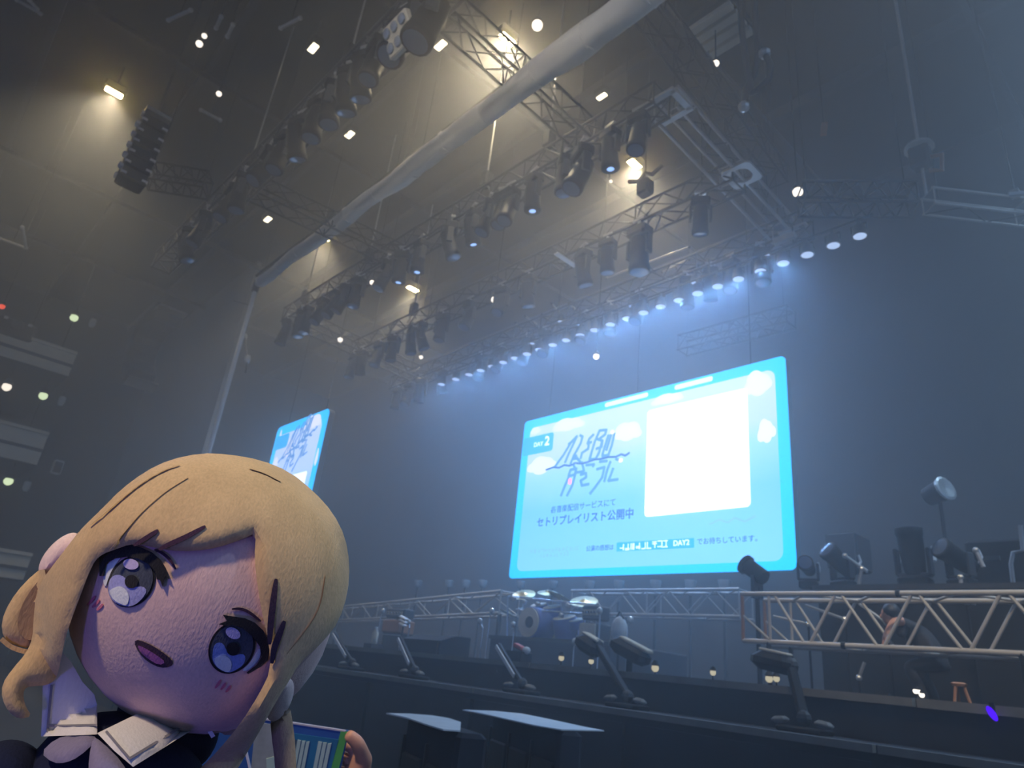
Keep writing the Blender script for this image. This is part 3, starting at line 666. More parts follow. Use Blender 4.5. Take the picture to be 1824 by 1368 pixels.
tag(slab(rrect(CX0, CX1, CZ0, CZ1, YS - .040, .12), 'blank_card', M['scr_white'], ms), 'blank white square card')
t0, t1 = sp((936, 813)), sp((988, 771))
slab(rrect(IX0 - .25, t1[0], t0[1] - .0, t1[1] + .02, YS - .040, .10), 'corner_tag', M['scr_tag'], ms)
text('DAY', sp((953, 797)), sp((969, 794)), 'tag_lettering', M['scr_white'], ms, YS - .052, .01)
text('2', sp((972, 794)), sp((980, 793)), 'tag_numeral', M['scr_white'], ms, YS - .052, .02)
lg = None
for s_ in LOGO:
    o = stroke([zc1(p) for p in s_], .085, YS - .052, 'logo_stroke', M['scr_logo'], ms)
stroke([zc1(p) for p in WAVE], .06, YS - .055, 'logo_wave', M['scr_ink'], ms)
q = zc1((725, 980)); slab(rrect(q[0] - .07, q[0] + .07, q[1] - .1, q[1] + .1, YS - .06, .06), 'logo_dot', M['scr_pink'], ms)
for p in ((1350, 255), (1475, 670)):
    q = zc1(p); slab(rrect(q[0] - .07, q[0] + .07, q[1] - .06, q[1] + .06, YS - .06, .05), 'logo_dot', M['scr_yellow'], ms)
text('各音楽配信サービスにて', sp((983, 914)), sp((1098, 900)), 'notice_line', M['scr_ink'], ms, YS - .052, .008)
text('セトリプレイリスト公開中', sp((958, 938)), sp((1130, 922)), 'notice_line', M['scr_ink'], ms, YS - .052, .022)
text('公演の感想は', sp((1046, 982)), sp((1095, 979)), 'hashtag_line', M['scr_ink'], ms, YS - .052, .008)
text('でお待ちしています。', sp((1244, 970)), sp((1351, 964)), 'hashtag_line', M['scr_ink'], ms, YS - .052, .008)
b0, b1 = sp((1100, 983)), sp((1238, 959))
slab([(b0[0], YS - .045, sp((1100, 983))[1]), (b1[0], YS - .045, sp((1238, 976))[1]), (b1[0], YS - .045, b1[1]), (b0[0], YS - .045, sp((1100, 967))[1])], 'hashtag_box', M['scr_tag'], ms)
# lettering too small to read in the photograph: rows of short strokes
def scribble(p0, p1, n, w, name, m, y):
    rnd = random.Random(n)
    for k in range(n):
        t = (k + .5) / n; c = sp((p0[0] + (p1[0] - p0[0]) * t, p0[1] + (p1[1] - p0[1]) * t)); u = w
        mb = MB()
        for _ in range(3):
            dx, dz = rnd.uniform(-.4, .4) * u, rnd.uniform(-.5, .5) * u
            if rnd.random() < .5: mb.prism([(c[0] - u * .42, y, c[1] + dz - .01), (c[0] + u * .42, y, c[1] + dz - .01), (c[0] + u * .42, y, c[1] + dz + .012), (c[0] - u * .42, y, c[1] + dz + .012)], (0, .006, 0))
            else: mb.prism([(c[0] + dx - .011, y, c[1] - u * .5), (c[0] + dx + .011, y, c[1] - u * .5), (c[0] + dx + .011, y, c[1] + u * .5), (c[0] + dx - .011, y, c[1] + u * .5)], (0, .006, 0))
        mb.build(name, m, ms)
scribble((1105, 976), (1192, 969), 9, .17, 'small_character', M['scr_white'], YS - .055)
text('DAY2', sp((1202, 973)), sp((1230, 971)), 'hashtag_lettering', M['scr_white'], ms, YS - .055, .012)
scribble((946, 983), (1034, 977), 14, .12, 'small_character', M['scr_faint'], YS - .052)
scribble((962, 991), (1016, 987), 9, .09, 'small_character', M['scr_faint'], YS - .052)
stroke([sp((1140 + x / 6.514, 900 + y / 6.514)) for x, y in ((820, 225), (860, 210), (930, 170), (1030, 205), (1110, 150), (1230, 195), (1350, 130))], .045, YS - .052, 'wavy_line', M['scr_faint'], ms)
for x in (X0 + 1, (X0 + X1) / 2, X1 - 1):
    MB().tube((x, YS + .15, Z1 - .05), (x, YS + .15, ZC - .4), .015, 6).build('hanging_wire', M['black'], ms)
# side screen, upright
YP = 11.0
PX0, PX1, PZ1 = -27.32, -22.95, 10.11; PZ0 = PZ1 - 7.5
ss = empty('led_screen', ((PX0 + PX1) / 2, YP, PZ0), 'narrow upright video screen half hidden behind the doll, same blue notice', 'screen', 'video screens')
slab(rrect(PX0, PX1, PZ0, PZ1, YP + .02, .2), 'housing', M['black'], ss, .22)
slab(rrect(PX0, PX1, PZ0, PZ1, YP, .24), 'display_border', M['scr_cyan'], ss, .015)
pc = slab(rrect(PX0 + .36, PX1 - .36, PZ0 + .36, PZ1 - .42, YP - .012, .24), 'display_picture', M['scr_pic'], ss)
for k, (p, w, h) in enumerate((((500, 778), .8, .6), ((558, 752), 1.4, .7), ((515, 800), .7, 1.0), ((565, 815), .9, .9), ((492, 825), .5, .5))):
    v = at_y(p, YP); w = min(w, 2 * (v.x - PX0 - .38), 2 * (PX1 - .38 - v.x)); blob(v.x, v.z, max(w, .2), h, YP - .02 - .002 * k, pc, k + 9)
v = at_y((508, 786), YP); slab(rrect(PX0 + .2, v.x + .35, v.z - .3, v.z + .3, YP - .04, .12), 'corner_tag', M['scr_tag'], ss)
lc = at_y((530, 797), YP); kx, kz = 2.5 / 1100, 2.5 / 1100
LP = lambda p: (lc.x + (p[0] - 980) * kx, lc.z - (p[1] - 720) * kz + (p[0] - 980) * kx * .16)
for s_ in LOGO: stroke([LP(p) for p in s_], .075, YP - .052, 'logo_stroke', M['scr_logo'], ss)
stroke([LP(p) for p in WAVE], .08, YP - .055, 'logo_wave', M['scr_logo'], ss)
v = at_y((549, 839), YP); tag(slab(rrect(v.x - 2.3, v.x, v.z - 2.3, v.z, YP - .04, .1), 'blank_card', M['scr_white'], ss), 'blank white square card')
for x in (PX0 + .6, PX1 - .6): MB().tube((x, YP + .15, PZ1 - .05), (x, YP + .15, ZC - .4), .015, 6).build('hanging_wire', M['black'], ss)
# ------------------------------------------------------------------ front of stage lights
M['foot'] = mat('dusty_grey_pad', (.22, .21, .19), .7, 0, .3, 20)
def foot_stand(pb, pt, label, head=None, dark=False):
    b = at_y(pb, 5.62); b.z = ZL; t = at_y(pt, 5.95)
    r = empty('tilting_light_bar', b, label, 'stage light', 'tilting lights along the stage edge')
    MB().box(b + Vector((0, 0, .02)), (.34, .26, .04), bev=.01).build('base_plate', M['black'], r)
    for s in (-1, 1):
        c = b + Vector((s * .15 + (.02 if s > 0 else -.02), -.04, .075))
        MB().box(c, (.13, .08, .05), Matrix.Rotation(.12 * s, 3, 'Y'), bev=.02).build('foot_pad', M['foot'], r)
    MB().ball(b + Vector((0, 0, .10)), .06, 8, 6).build('hinge', M['darkgrey'], r)
    a = b + Vector((0, 0, .10)); d = t - a; q = d.to_track_quat('Z', 'Y').to_matrix()
    MB().box((a + t) / 2, (.06 if not dark else .075, .06 if not dark else .075, d.length), q, bev=.015).build('bar', M['black'], r)
    if not dark:
        MB().box((a + t) / 2 + d * .06 + q @ Vector((.045, 0, 0)) , (.02, .05, d.length * .78), q, bev=.005).build('lit_side_strip', M['white'], r)  # white strip paints the screen light falling on the bar's side
    if head:
        c = at_y(head[0], 5.95); L, h = head[1], head[2]
        R = Matrix.Rotation(head[3], 3, 'Y')
        MB().box(c, (L, .22, h), R, bev=.05).build('lamp_head', M['black'], r)
        MB().box(c + R @ Vector((L * .02, 0, h / 2 + .012)), (L * .7, .12, .025), R, bev=.008).build('head_cover', M['cream'], r)
        MB().ball(t, .07, 8, 6).build('swivel', M['darkgrey'], r)
    return r
foot_stand((628, 1172), (596, 1128), 'leftmost tilting light bar on the stage edge, beside the doll')
foot_stand((740, 1186), (713, 1136), 'second tilting light bar from the left with a pale screen-lit side')
foot_stand((931, 1206), (888, 1149), 'third tilting light bar from the left with a pale screen-lit side')
foot_stand((1118, 1238), (1064, 1150), 'dark bent light with a long head on the stage edge, below the beige amplifier', ((1050, 1150), .33, .16, .38), True)
foot_stand((1432, 1280), (1408, 1186), 'dark bent light with a long head on the stage edge, below the near truss', ((1378, 1180), .36, .15, .15), True)
p = at_y((1122, 1160), 6.3); o = empty('floor_lamp_head', (p.x, p.y, ZD), 'long dark lamp head with a pale top right of the beige amplifier', 'stage light')
R = Matrix.Rotation(.34, 3, 'Y')
MB().box(p, (.5, .2, .16), R, bev=.05).build('body', M['black'], o); MB().box(p + R @ Vector((.05, 0, .09)), (.4, .12, .035), R, bev=.01).build('top_cover', M['cream'], o)
MB().tube((p.x, p.y, ZD), p, .035, 8).build('post', M['black'], o)
# small lamps on the deck
def deck_lamp(px, y, r, m, label):
    p = at_y(px, y); o = small_lamp(p, r, m, label, 'lamp', 'small lamps on the stage')
    MB().tube(p, (p.x, p.y, ZD - .01), .008, 5).build('stem', M['black'], o)
M['dim_lit'] = emit('dim_warm_indicator', (1, .9, .62), .55)
M['teal_lit'] = emit('teal_indicator', (.08, .75, .50), .5)
for k, (p, r, lb) in enumerate((((1000, 1172), .035, 'small dim warm lamp below the drum riser'), ((1053, 1178), .032, 'small dim warm lamp below the beige amplifier'), ((1167, 1190), .04, 'small dim warm lamp right of the long dark lamp head'), ((1270, 1198), .03, 'small dim warm lamp on the open deck right of centre'), ((1370, 1209), .035, 'left lamp of a close dim pair under the near truss'), ((1383, 1209), .03, 'right lamp of a close dim pair under the near truss'))):
    deck_lamp(p, 6.6, r, M['dim_lit'], lb)
for k, (p, lb) in enumerate((((1631, 1231), 'left lamp of a warm white cluster under the near truss'), ((1638, 1232), 'middle lamp of a warm white cluster under the near truss'), ((1642, 1238), 'right lamp of a warm white cluster under the near truss'))):
    deck_lamp(p, 6.3, .02, M['white_lit'], lb)
deck_lamp((1583, 1243), 6.1, .018, M['teal_lit'], 'tiny green lamp on the stage edge under the near truss')
p = at_y((1767, 1271), 5.9)
o = empty('indicator_lamp', p, 'small saturated violet lamp on the stage edge at the far right', 'lamp'); MB().ball(p, (.022, .02, .05), 10, 8, Matrix.Rotation(-.5, 3, 'Y')).build('bulb', M['violet_lit'], o, smooth=True)
MB().box((p.x, p.y + .03, (p.z + ZD) / 2), (.03, .03, max(.02, abs(p.z - ZD) + .04))).build('holder', M['black'], o)
# ------------------------------------------------------------------ near truss at the right
YT = 7.5
tl, bl_ = at_y((1322, 1055), YT), at_y((1322, 1141), YT); tr = at_y((1824, 1060), YT)
zt_, zb_ = (tl.z + tr.z) / 2, (bl_.z + at_y((1824, 1165), YT).z) / 2
nodes = [at_y((x, 1056), YT).x for x in (1375, 1488, 1632, 1790)]
bay = (nodes[3] - nodes[0]) / 3 / 2
hT = zt_ - zb_; xL = tl.x; x0 = nodes[0]
near = empty('near_truss', (xL + 2.5, YT, ZD), 'large worn aluminium truss with zigzag braces entering from the right edge', 'truss')
xR = xL + 6.0
for yy in (YT, YT + hT):
    for zz in (zt_, zb_): bar('chord', (xL, yy, zz), (xR, yy, zz), .027, M['alu_warm'], near)
    k = 0; x = x0
    while x < xR - bay:
        a, b = ((x, zt_), (x + bay * .93, zb_)) if k % 2 == 0 else ((x + bay * .03, zb_), (x + bay * .92, zt_))
        bar('brace', (a[0] + .02, yy, a[1]), (b[0], yy, b[1]), .017, M['alu_warm'], near)
        x += bay; k += 1
    bar('brace', (xL + .01, yy, zt_ - .24), (x0 - .02, yy, zb_), .017, M['alu_warm'], near)
    bar('end_post', (xL, yy, zt_), (xL, yy, zb_), .020, M['wood'], near); bar('end_post', (x0 - .04, yy, zt_), (x0 - .04, yy, zb_), .017, M['alu_warm'], near)
k = 0; x = x0
while x < xR - bay:
    for zz in (zt_, zb_):
        bar('brace', (x, YT if k % 2 else YT + hT, zz), (x + bay, YT + hT if k % 2 else YT, zz), .014, M['alu_warm'], near)
    x += bay; k += 1
for x in (xL + .3, xL + 2.6, xL + 5): 
    for yy in (YT, YT + hT): MB().tube((x, yy + .0, ZD), (x, yy, zb_), .025, 8).build('foot_post', M['black'], near)
for x in (at_y((1600, 1057), YT).x, at_y((1503, 1150), YT).x):
    for zz in (zt_,) if x > at_y((1550, 1057), YT).x else (zb_,):
        MB().tube((x - .02, YT, zz), (x + .02, YT, zz), .036, 8).build('coupler', M['black'], near)
# platform with lights behind the near truss
YB = 9.0
pa = at_y((1470, 1043), YB); zs = pa.z
pf = empty('black_riser', (pa.x + 2.5, YB + .6, ZD), 'long black riser behind the near truss carrying dark stage lights', 'riser')
MB().box((pa.x + 3.2, YB + .7, (zs + ZD) / 2 - .03), (6.6, 1.4, zs - ZD - .06)).build('body', M['black'], pf)
MB().box((pa.x + 3.2, YB + .7, zs - .03), (6.7, 1.5, .06)).build('top_board', M['darkgrey'], pf)
def floor_head(pc, size_px, label, tilt, pan=0, y=YB + .5):
    c = at_y(pc, y); s = size_px / FPX * (c - Vector((0, 0, EYE))).length / .52
    r = copy_tree(PROTO); r.location = (c.x, y, zs); relabel(r, label, 'stage lights standing on the black riser')
    r.rotation_euler = (math.pi, 0, pan); r.scale = (s, s, s)
    for n in ('clamp',):
        o = find(r, n); bpy.data.objects.remove(o)
    r.location.z = zs - .115 * s
    h = find(r, 'head'); h.rotation_euler = (tilt, 0, 0)
    for sx in (-1, 1):
        MB().path([(sx * .2, -.14, -.50), (sx * .2, -.2, -.60), (sx * .18, -.18, -.70)], .022, 6).build('handle', M['white'], r, world=False)
    return r
floor_head((1628, 1010), 62, 'large dark moving head standing upright on the riser, pale handles at its top', .15)
floor_head((1710, 1010), 52, 'dark moving head on the riser turned towards the camera, round face showing', 1.15, -.5)
floor_head((1500, 1015), 50, 'dark moving head on the riser in front of the square speaker', 1.0, -.4)
floor_head((1440, 1030), 40, 'low dark moving head lying level beside the screen corner', 1.45, .3, YB + .3)
p = at_y((1345, 1018), 8.4); o = empty('tilted_spotlight', (p.x, 8.4, ZD), 'dark cylindrical spotlight tilted against the bottom edge of the big screen', 'stage light')
R = Matrix.Translation(p) @ Matrix.Rotation(math.radians(-55), 4, 'Y')
MB().lathe([(.07, -.17), (.10, -.15), (.105, .12), (.13, .13), (.13, .18), (.11, .185)], 14, R).build('can', M['black'], o, smooth=True)
MB().box(p + Vector((.02, 0, -.2)), (.05, .22, .28)).build('yoke', M['darkgrey'], o); MB().tube((p.x + .02, 8.4, ZD), (p.x + .02, 8.4, p.z - .2), .03, 8).build('post', M['black'], o)
a, b = at_y((1469, 951), 12), at_y((1530, 1012), 12)
o = empty('square_speaker', ((a.x + b.x) / 2, 12, ZD), 'hazy dark square speaker cabinet far behind the near truss', 'speaker')
MB().box(((a.x + b.x) / 2, 12.3, (a.z + b.z) / 2), (b.x - a.x, .6, a.z - b.z), bev=.03).build('cabinet', M['black'], o)
MB().box(((a.x + b.x) / 2, 11.98, (a.z + b.z) / 2), ((b.x - a.x) * .9, .05, (a.z - b.z) * .9)).build('grille', M['darkgrey'], o)
MB().tube(((a.x + b.x) / 2, 12.3, ZD), ((a.x + b.x) / 2, 12.3, b.z), .05, 8).build('stand', M['black'], o)
a, b = at_y((1716, 964), 11), at_y((1900, 1050), 11)
o = empty('equipment_case', ((a.x + b.x) / 2, 11.3, ZD), 'broad black equipment case at the right edge behind the lights', 'case')
MB().box(((a.x + b.x) / 2, 11.4, (a.z + ZD) / 2), (b.x - a.x, .8, a.z - ZD), bev=.03).build('body', M['black'], o)
for k in range(3): MB().box((a.x + .3 + k * .6, 10.97, a.z - .25), (.2, .05, .06)).build('latch', M['darkgrey'], o)
p = at_y((1812, 966), 10); o = empty('bent_pipe', p, 'thin pale bent pipe standing at the right edge above the riser', 'pipe')
MB().path([(p.x - .12, 10, zs), (p.x - .1, 10, p.z - .25), (p.x - .06, 10, p.z - .12), (p.x + .04, 10, p.z - .1), (p.x + .06, 10, p.z + .2)], .025, 7).build('tube', M['alu'], o)
# thin bright struts over the riser
for k, (p1, p2, lb) in enumerate((((1505, 990), (1545, 1018), 'slanting pale strut beside the dark moving head'), ((1535, 1013), (1530, 1040), 'short upright pale strut under the slanting one'), ((1711, 1028), (1713, 1052), 'short pale upright post behind the top of the near truss'), ((1738, 980), (1752, 1010), 'short pale strut on the turned moving head'))):
    a, b = at_y(p1, YB + .1), at_y(p2, YB + .1)
    o = empty('strut', b, lb, 'strut', 'pale struts on the riser'); MB().tube(a, b, .022, 7).build('tube', M['alu'], o); MB().ball(a, .035, 8, 6).build('joint', M['clamp'], o)
# gear seen through the near truss
for k, (p1, p2, lb) in enumerate((((1435, 1078), (1505, 1103), 'pale cymbal boom slanting behind the near truss'), ((1530, 1075), (1580, 1110), 'second pale boom behind the near truss, further right'), ((1378, 1098), (1440, 1112), 'low pale rod behind the left bays of the near truss'), ((1540, 1180), (1530, 1207), 'short shiny rod hanging below the near truss'), ((1738, 1075), (1722, 1072), 'bright short tube under the top chord of the near truss'))):
    a, b = at_y(p1, 8.4), at_y(p2, 8.4); o = empty('boom_rod', (a + b) / 2, lb, 'rod', 'shiny rods around the near truss')
    MB().tube(a, b, .018, 6).build('rod', M['clamp'], o); MB().ball(b, .035, 8, 6).build('clutch', M['clamp'], o); MB().tube(b, (b.x, b.y, ZD), .014, 6).build('stand', M['black'], o)
# ------------------------------------------------------------------ stage crew member behind the near truss (mostly hidden)
def skin_figure(name, verts, edges, radii, m, parent=None, levels=2):
    me = bpy.data.meshes.new(name); me.from_pydata(verts, edges, []); o = bpy.data.objects.new(name, me); COL.objects.link(o)
    sk = o.modifiers.new('skin', 'SKIN'); sk.use_smooth_shade = True; sd = o.modifiers.new('sub', 'SUBSURF'); sd.levels = levels; sd.render_levels = levels
    for v, r in zip(me.skin_vertices[0].data, radii): v.radius = (r, r) if not hasattr(r, '__len__') else r
    me.skin_vertices[0].data[0].use_root = True
    dg = bpy.context.evaluated_depsgraph_get(); dg.update()
    m2 = bpy.data.meshes.new_from_object(o.evaluated_get(dg)); bpy.data.objects.remove(o)
    m2.materials.clear(); m2.materials.append(m); m2.polygons.foreach_set('use_smooth', [True] * len(m2.polygons))
    o = bpy.data.objects.new(name, m2); COL.objects.link(o)
    if parent is not None: o.parent = parent; o.matrix_parent_inverse = inv_world(parent)
    return o
M['skin_warm'] = mat('warm_lit_skin', (.62, .30, .19), .5, 0, .12, 40)
M['crew_black'] = mat('black_work_clothes', (.02, .02, .024), .8)
M['hair_black'] = mat('black_hair', (.015, .013, .013), .5)
# ------------------------------------------------------------------ band gear upstage
def rear_amp(a, b, y, label, mf, head_h, name='guitar_amplifier'):
    A, B = at_y(a, y), at_y(b, y); cx_, w, h = (A.x + B.x) / 2, B.x - A.x, A.z - B.z
    r = empty(name, (cx_, y, ZD), label, 'amplifier', 'amplifiers on the stage')
    MB().box((cx_, y + .2, (A.z + B.z) / 2), (w, .36, h), bev=.02).build('cabinet', M['wood'] if mf is M['wood'] else M['darkgrey'], r)
    MB().box((cx_, y, (A.z + B.z) / 2), (w * .88, .04, h * .86), bev=.01).build('grille', mf, r)
    if head_h:
        MB().box((cx_, y + .2, A.z + head_h / 2 + .05), (w * .95, .3, head_h), bev=.02).build('amplifier_head', M['darkgrey'], r)
        MB().box((cx_, y + .04, A.z + head_h / 2 + .05), (w * .8, .03, head_h * .4)).build('control_panel', M['cream'], r)
        for k in range(5): MB().lathe([(.02, 0), (.02, .03)], 8, Matrix.Translation((cx_ - w * .3 + k * w * .15, y + .03, A.z + head_h / 2 + .05)) @ Matrix.Rotation(math.pi / 2, 4, 'X')).build('knob', M['black'], r)
    MB().box((cx_, y + .25, (B.z + ZD) / 2), (w * .9, .4, B.z - ZD)).build('flight_case', M['black'], r)
    MB().box((cx_, y + .04, B.z - .04), (w * .9, .02, .03)).build('case_edge', M['alu'], r)
    return r
YG = 9.4
rear_amp((682, 1103), (712, 1128), YG, 'orange-brown guitar amplifier at the left of the stage', M['wood'], .2)
rear_amp((1031, 1108), (1062, 1138), YG, 'beige-fronted guitar amplifier right of the drums', M['cream'], .24)
# drum riser and kit
zr = at_y((950, 1137), YG).z
c = at_y((985, 1140), YG)
dr_ = empty('drum_riser', (c.x, YG + .8, ZD), 'low black platform under the drum kit', 'riser')
MB().box((c.x, YG + .9, (zr + ZD) / 2), (2.9, 2.2, zr - ZD), bev=.02).build('platform', M['skirt'], dr_)
MB().box((c.x, YG - .22, zr - .03), (2.9, .03, .06)).build('edge_trim', M['darkgrey'], dr_)
bc = at_y((941, 1108), YG)
kit = empty('drum_kit', (bc.x, YG + .3, zr), 'blue-lit drum kit with a pale bass drum on the riser below the big screen', 'drum kit')
RX = Matrix.Rotation(math.pi / 2, 4, 'X')
rb = bc.z - zr
MB().lathe([(rb, -.22), (rb * 1.02, -.2), (rb * 1.02, .2), (rb, .22)], 24, Matrix.Translation((bc.x, YG + .25, bc.z)) @ RX).build('bass_drum_shell', M['drum'], kit, smooth=True)
bd = MB().lathe([(rb * .95, -.01), (rb * .95, .01)], 24, Matrix.Translation((bc.x, YG + .0, bc.z)) @ RX).build('bass_drum_head', M['drumhead'], kit)
MB().lathe([(.10, -.012), (.10, .012)], 16, Matrix.Translation((bc.x + .04, YG - .012, bc.z)) @ RX).build('drum_head_port', M['black'], bd)
for px, r_, h_ in (((962, 1088), .17, .22), ((985, 1092), .18, .22), ((1008, 1118), .22, .36), ((1028, 1112), .15, .15)):
    c = at_y(px, YG + .5); R = Matrix.Translation(c) @ Matrix.Rotation(.35, 4, 'X')
    d_ = MB().lathe([(r_, -h_ / 2), (r_ * 1.03, -h_ / 2 + .02), (r_ * 1.03, h_ / 2 - .02), (r_, h_ / 2)], 18, R).build('tom_drum', M['drum'], kit, smooth=True)
    MB().lathe([(r_ * .97, h_ / 2), (r_ * .97, h_ / 2 + .012)], 18, R).build('drum_skin', M['drumhead'], d_)
    MB().tube(c, (c.x, c.y, zr), .016, 6).build('tom_stand', M['chrome'], kit)
for px, r_, tl_ in (((933, 1058), .24, .5), ((1000, 1064), .28, -.3), ((1040, 1070), .26, .45), ((905, 1092), .19, -.3), ((975, 1055), .2, .3)):
    c = at_y(px, YG + .5); R = Matrix.Translation(c) @ Matrix.Rotation(tl_, 4, 'X') @ Matrix.Rotation(.2, 4, 'Y')
    cm = MB().lathe([(r_, -.012), (r_ * .5, .005), (r_ * .2, .02), (.03, .04)], 20, R).build('cymbal', M['brass'], kit, smooth=True)
    MB().tube(c, (c.x + .05, c.y, zr), .013, 6).build('cymbal_stand', M['chrome'], kit)
for a_, b_ in (((905, 1062), (1062, 1078)), ((905, 1062), (903, 1138)), ((1062, 1078), (1064, 1142)), ((920, 1085), (1050, 1094))):
    MB().tube(at_y(a_, YG + .15), at_y(b_, YG + .15), .018, 7).build('drum_rack', M['chrome'], kit)
for px in ((915, 1066), (934, 1072), (958, 1076), (1012, 1078), (1030, 1083), (1048, 1086), (930, 1090), (1000, 1096), (1055, 1112)):
    MB().box(at_y(px, YG + .1), (.09, .07, .07), Matrix.Rotation(.4, 3, 'Y'), bev=.01).build('rack_clamp', M['clamp'], kit)
sc_ = at_y((985, 1100), YG + .9)
MB().lathe([(.17, -.04), (.18, 0), (.15, .04)], 14, Matrix.Translation((sc_.x, sc_.y, zr + .5))).build('drum_stool', M['black'], kit); MB().tube((sc_.x, sc_.y, zr), (sc_.x, sc_.y, zr + .5), .03, 8).build('stool_post', M['chrome'], kit)
def mic_stand(pt, pb, y, label):
    t, b = at_y(pt, y), at_y(pb, y); z0 = ZD
    r = empty('microphone_stand', (b.x, y, z0), label, 'microphone stand', 'microphone stands on the stage')
    MB().lathe([(.14, 0), (.14, .02), (.02, .04)], 14, Matrix.Translation((b.x, y, z0))).build('foot', M['black'], r)
    MB().tube((b.x, y, z0), (b.x, y, t.z - .12), .013, 6).build('pole', M['chrome'], r)
    MB().tube((b.x, y, t.z - .12), t, .011, 6).build('boom', M['chrome'], r)
    MB().ball(t, (.05, .05, .06), 10, 8).build('microphone', M['clamp'], r, smooth=True)
for a, b, lb in (((855, 1107), (858, 1140), 'short microphone stand left of the bass drum'), ((876, 1088), (868, 1140), 'taller microphone stand left of the drum kit'), ((914, 1113), (914, 1140), 'low microphone stand right in front of the bass drum'), ((728, 1108), (726, 1140), 'microphone stand beside the orange-brown amplifier'), ((1123, 1104), (1117, 1150), 'microphone stand with a warm-lit head right of the beige amplifier'), ((682, 1088), (672, 1140), 'microphone stand left of the orange-brown amplifier'), ((1068, 1088), (1066, 1150), 'microphone stand just right of the beige amplifier'), ((1024, 1143), (1022, 1160), 'short microphone stand before the drum riser')):
    mic_stand(a, b, YG - .35, lb)
p = at_y((1103, 1122), YG - .6); o = empty('instrument_bag', (p.x, p.y, ZD), 'pale blue-lit bag on a short stand right of the beige amplifier', 'bag')
MB().ball(p, (.14, .1, .2), 12, 8).build('body', M['white'], o, smooth=True); MB().path([p + Vector((-.08, 0, .16)), p + Vector((0, 0, .27)), p + Vector((.08, 0, .16))], .015, 6).build('strap', M['black'], o); MB().tube((p.x, p.y, ZD), p, .02, 6).build('stand', M['black'], o)
p = at_y((720, 1106), YG - .5); o = empty('towel', p, 'pale folded towel hanging over a stand by the orange-brown amplifier', 'towel')
for k in range(3): MB().box(p + Vector((.03 * k - .04, -.02 * k, .06 - .07 * k)), (.26 - .03 * k, .12, .05), Matrix.Rotation(.25, 3, 'Y'), bev=.02).build('fold', M['white'], o)
MB().tube((p.x, p.y, ZD), p, .018, 6).build('stand', M['black'], o)
p = at_y((668, 1133), YG - .6); o = empty('water_bottle', p, 'pale plastic bottle shape at the left of the stage, left of the orange-brown amplifier', 'bottle')
MB().lathe([(.06, -.16), (.07, -.14), (.07, .06), (.03, .13), (.03, .16)], 12, Matrix.Translation(p)).build('body', M['cream'], o, smooth=True); MB().lathe([(.035, .16), (.035, .19)], 10, Matrix.Translation(p)).build('cap', M['white'], o)
MB().box((p.x, p.y, (p.z - .16 + ZD) / 2), (.3, .3, p.z - .16 - ZD)).build('stand', M['black'], o)
a, b = at_y((738, 1128), 7.2), at_y((800, 1166), 7.2); o = empty('monitor_wedge', ((a.x + b.x) / 2, 7.2, ZD), 'dark stage monitor box behind the second tilting light bar', 'speaker')
MB().prism([(a.x, 7.0, ZD), (a.x, 7.0, a.z - .1), (a.x, 7.3, a.z), (a.x, 7.6, a.z), (a.x, 7.6, ZD)], (b.x - a.x, 0, 0)).build('cabinet', M['skirt'], o)
MB().box(((a.x + b.x) / 2, 6.99, (a.z + ZD) / 2 - .05), ((b.x - a.x) * .9, .02, (a.z - ZD) * .6)).build('grille', M['black'], o)
a, b = at_y((893, 1143), 7.2), at_y((1055, 1158), 7.2)
p = at_y((925, 1152), 6.8); o = empty('effects_pedal', p, 'small red and white pedal in front of the drum riser', 'pedal')
MB().box(p, (.16, .1, .05), Matrix.Rotation(.3, 3, 'Y'), bev=.01).build('body', mat('red_paint', (.5, .08, .06)), o); MB().ball(p + Vector((.14, 0, -.04)), (.06, .05, .05), 10, 6).build('switch', M['white'], o)
MB().box((p.x, p.y, (p.z + ZD) / 2 - .03), (.3, .2, max(.03, p.z - ZD - .06))).build('stand', M['black'], o)
# rear truss row with small blue-lit lamps under the big screen
def rear_truss(a, b, y, z, label):
    A, B = at_y(a, y), at_y(b, y); return truss(label, (A.x, y, z), (B.x, y, z), .5, .42, int(abs(B.x - A.x) / .8) + 1, M['alu'], rc=.032, rb=.016)
A_, B_ = at_z((600, 1095), 3.02), at_z((908, 1075), 3.02)
truss('long pale truss at the back of the stage left of the drum kit', A_, B_, .46, .46, 11, M['alu_warm'], rc=.034, rb=.016)
for t in (.02, .5, .97):
    q = A_.lerp(B_, t); tag(MB().tube((q.x, q.y, ZD), (q.x, q.y, 2.8), .05, 8).tube((q.x, q.y, ZD), (q.x, q.y, ZD + .05), .3, 10).build('truss_stand', M['black']), 'black post under the %s of the pale truss left of the drum kit' % ('left end' if t < .1 else 'middle' if t < .6 else 'right end'), 'stand', 'posts under the rear truss')
YR = 12.6
truss('hazy blue truss under the big screen, right of the drum kit', (at_y((1030, 1068), YR).x, YR, at_y((1150, 1076), YR).z), (at_y((1330, 1068), YR).x, YR, at_y((1150, 1076), YR).z), .5, .5, 8, M['alu'], rc=.034, rb=.016)
for k, px in enumerate((745, 800, 830, 860, 927, 985, 1050, 1103, 1168, 1230, 1290)):
    p = at_y((px, 1041 - (0 if px > 900 else 2)), 13.6)
    o = empty('uplight', (p.x, p.y, ZD), '%s small round uplight from the left in the row under the big screen' % ORD[k], 'stage light', 'uplights in a row under the big screen')
    MB().lathe([(.06, -.12), (.11, -.08), (.13, .06), (.13, .09)], 12, Matrix.Translation(p)).build('can', M['clamp'], o, smooth=True)
    MB().lathe([(.12, .085), (.06, .095), (.0, .1)], 12, Matrix.Translation(p)).build('lens', M['lens'], o)
    MB().tube((p.x, p.y, ZD), p, .03, 6).build('post', M['black'], o)
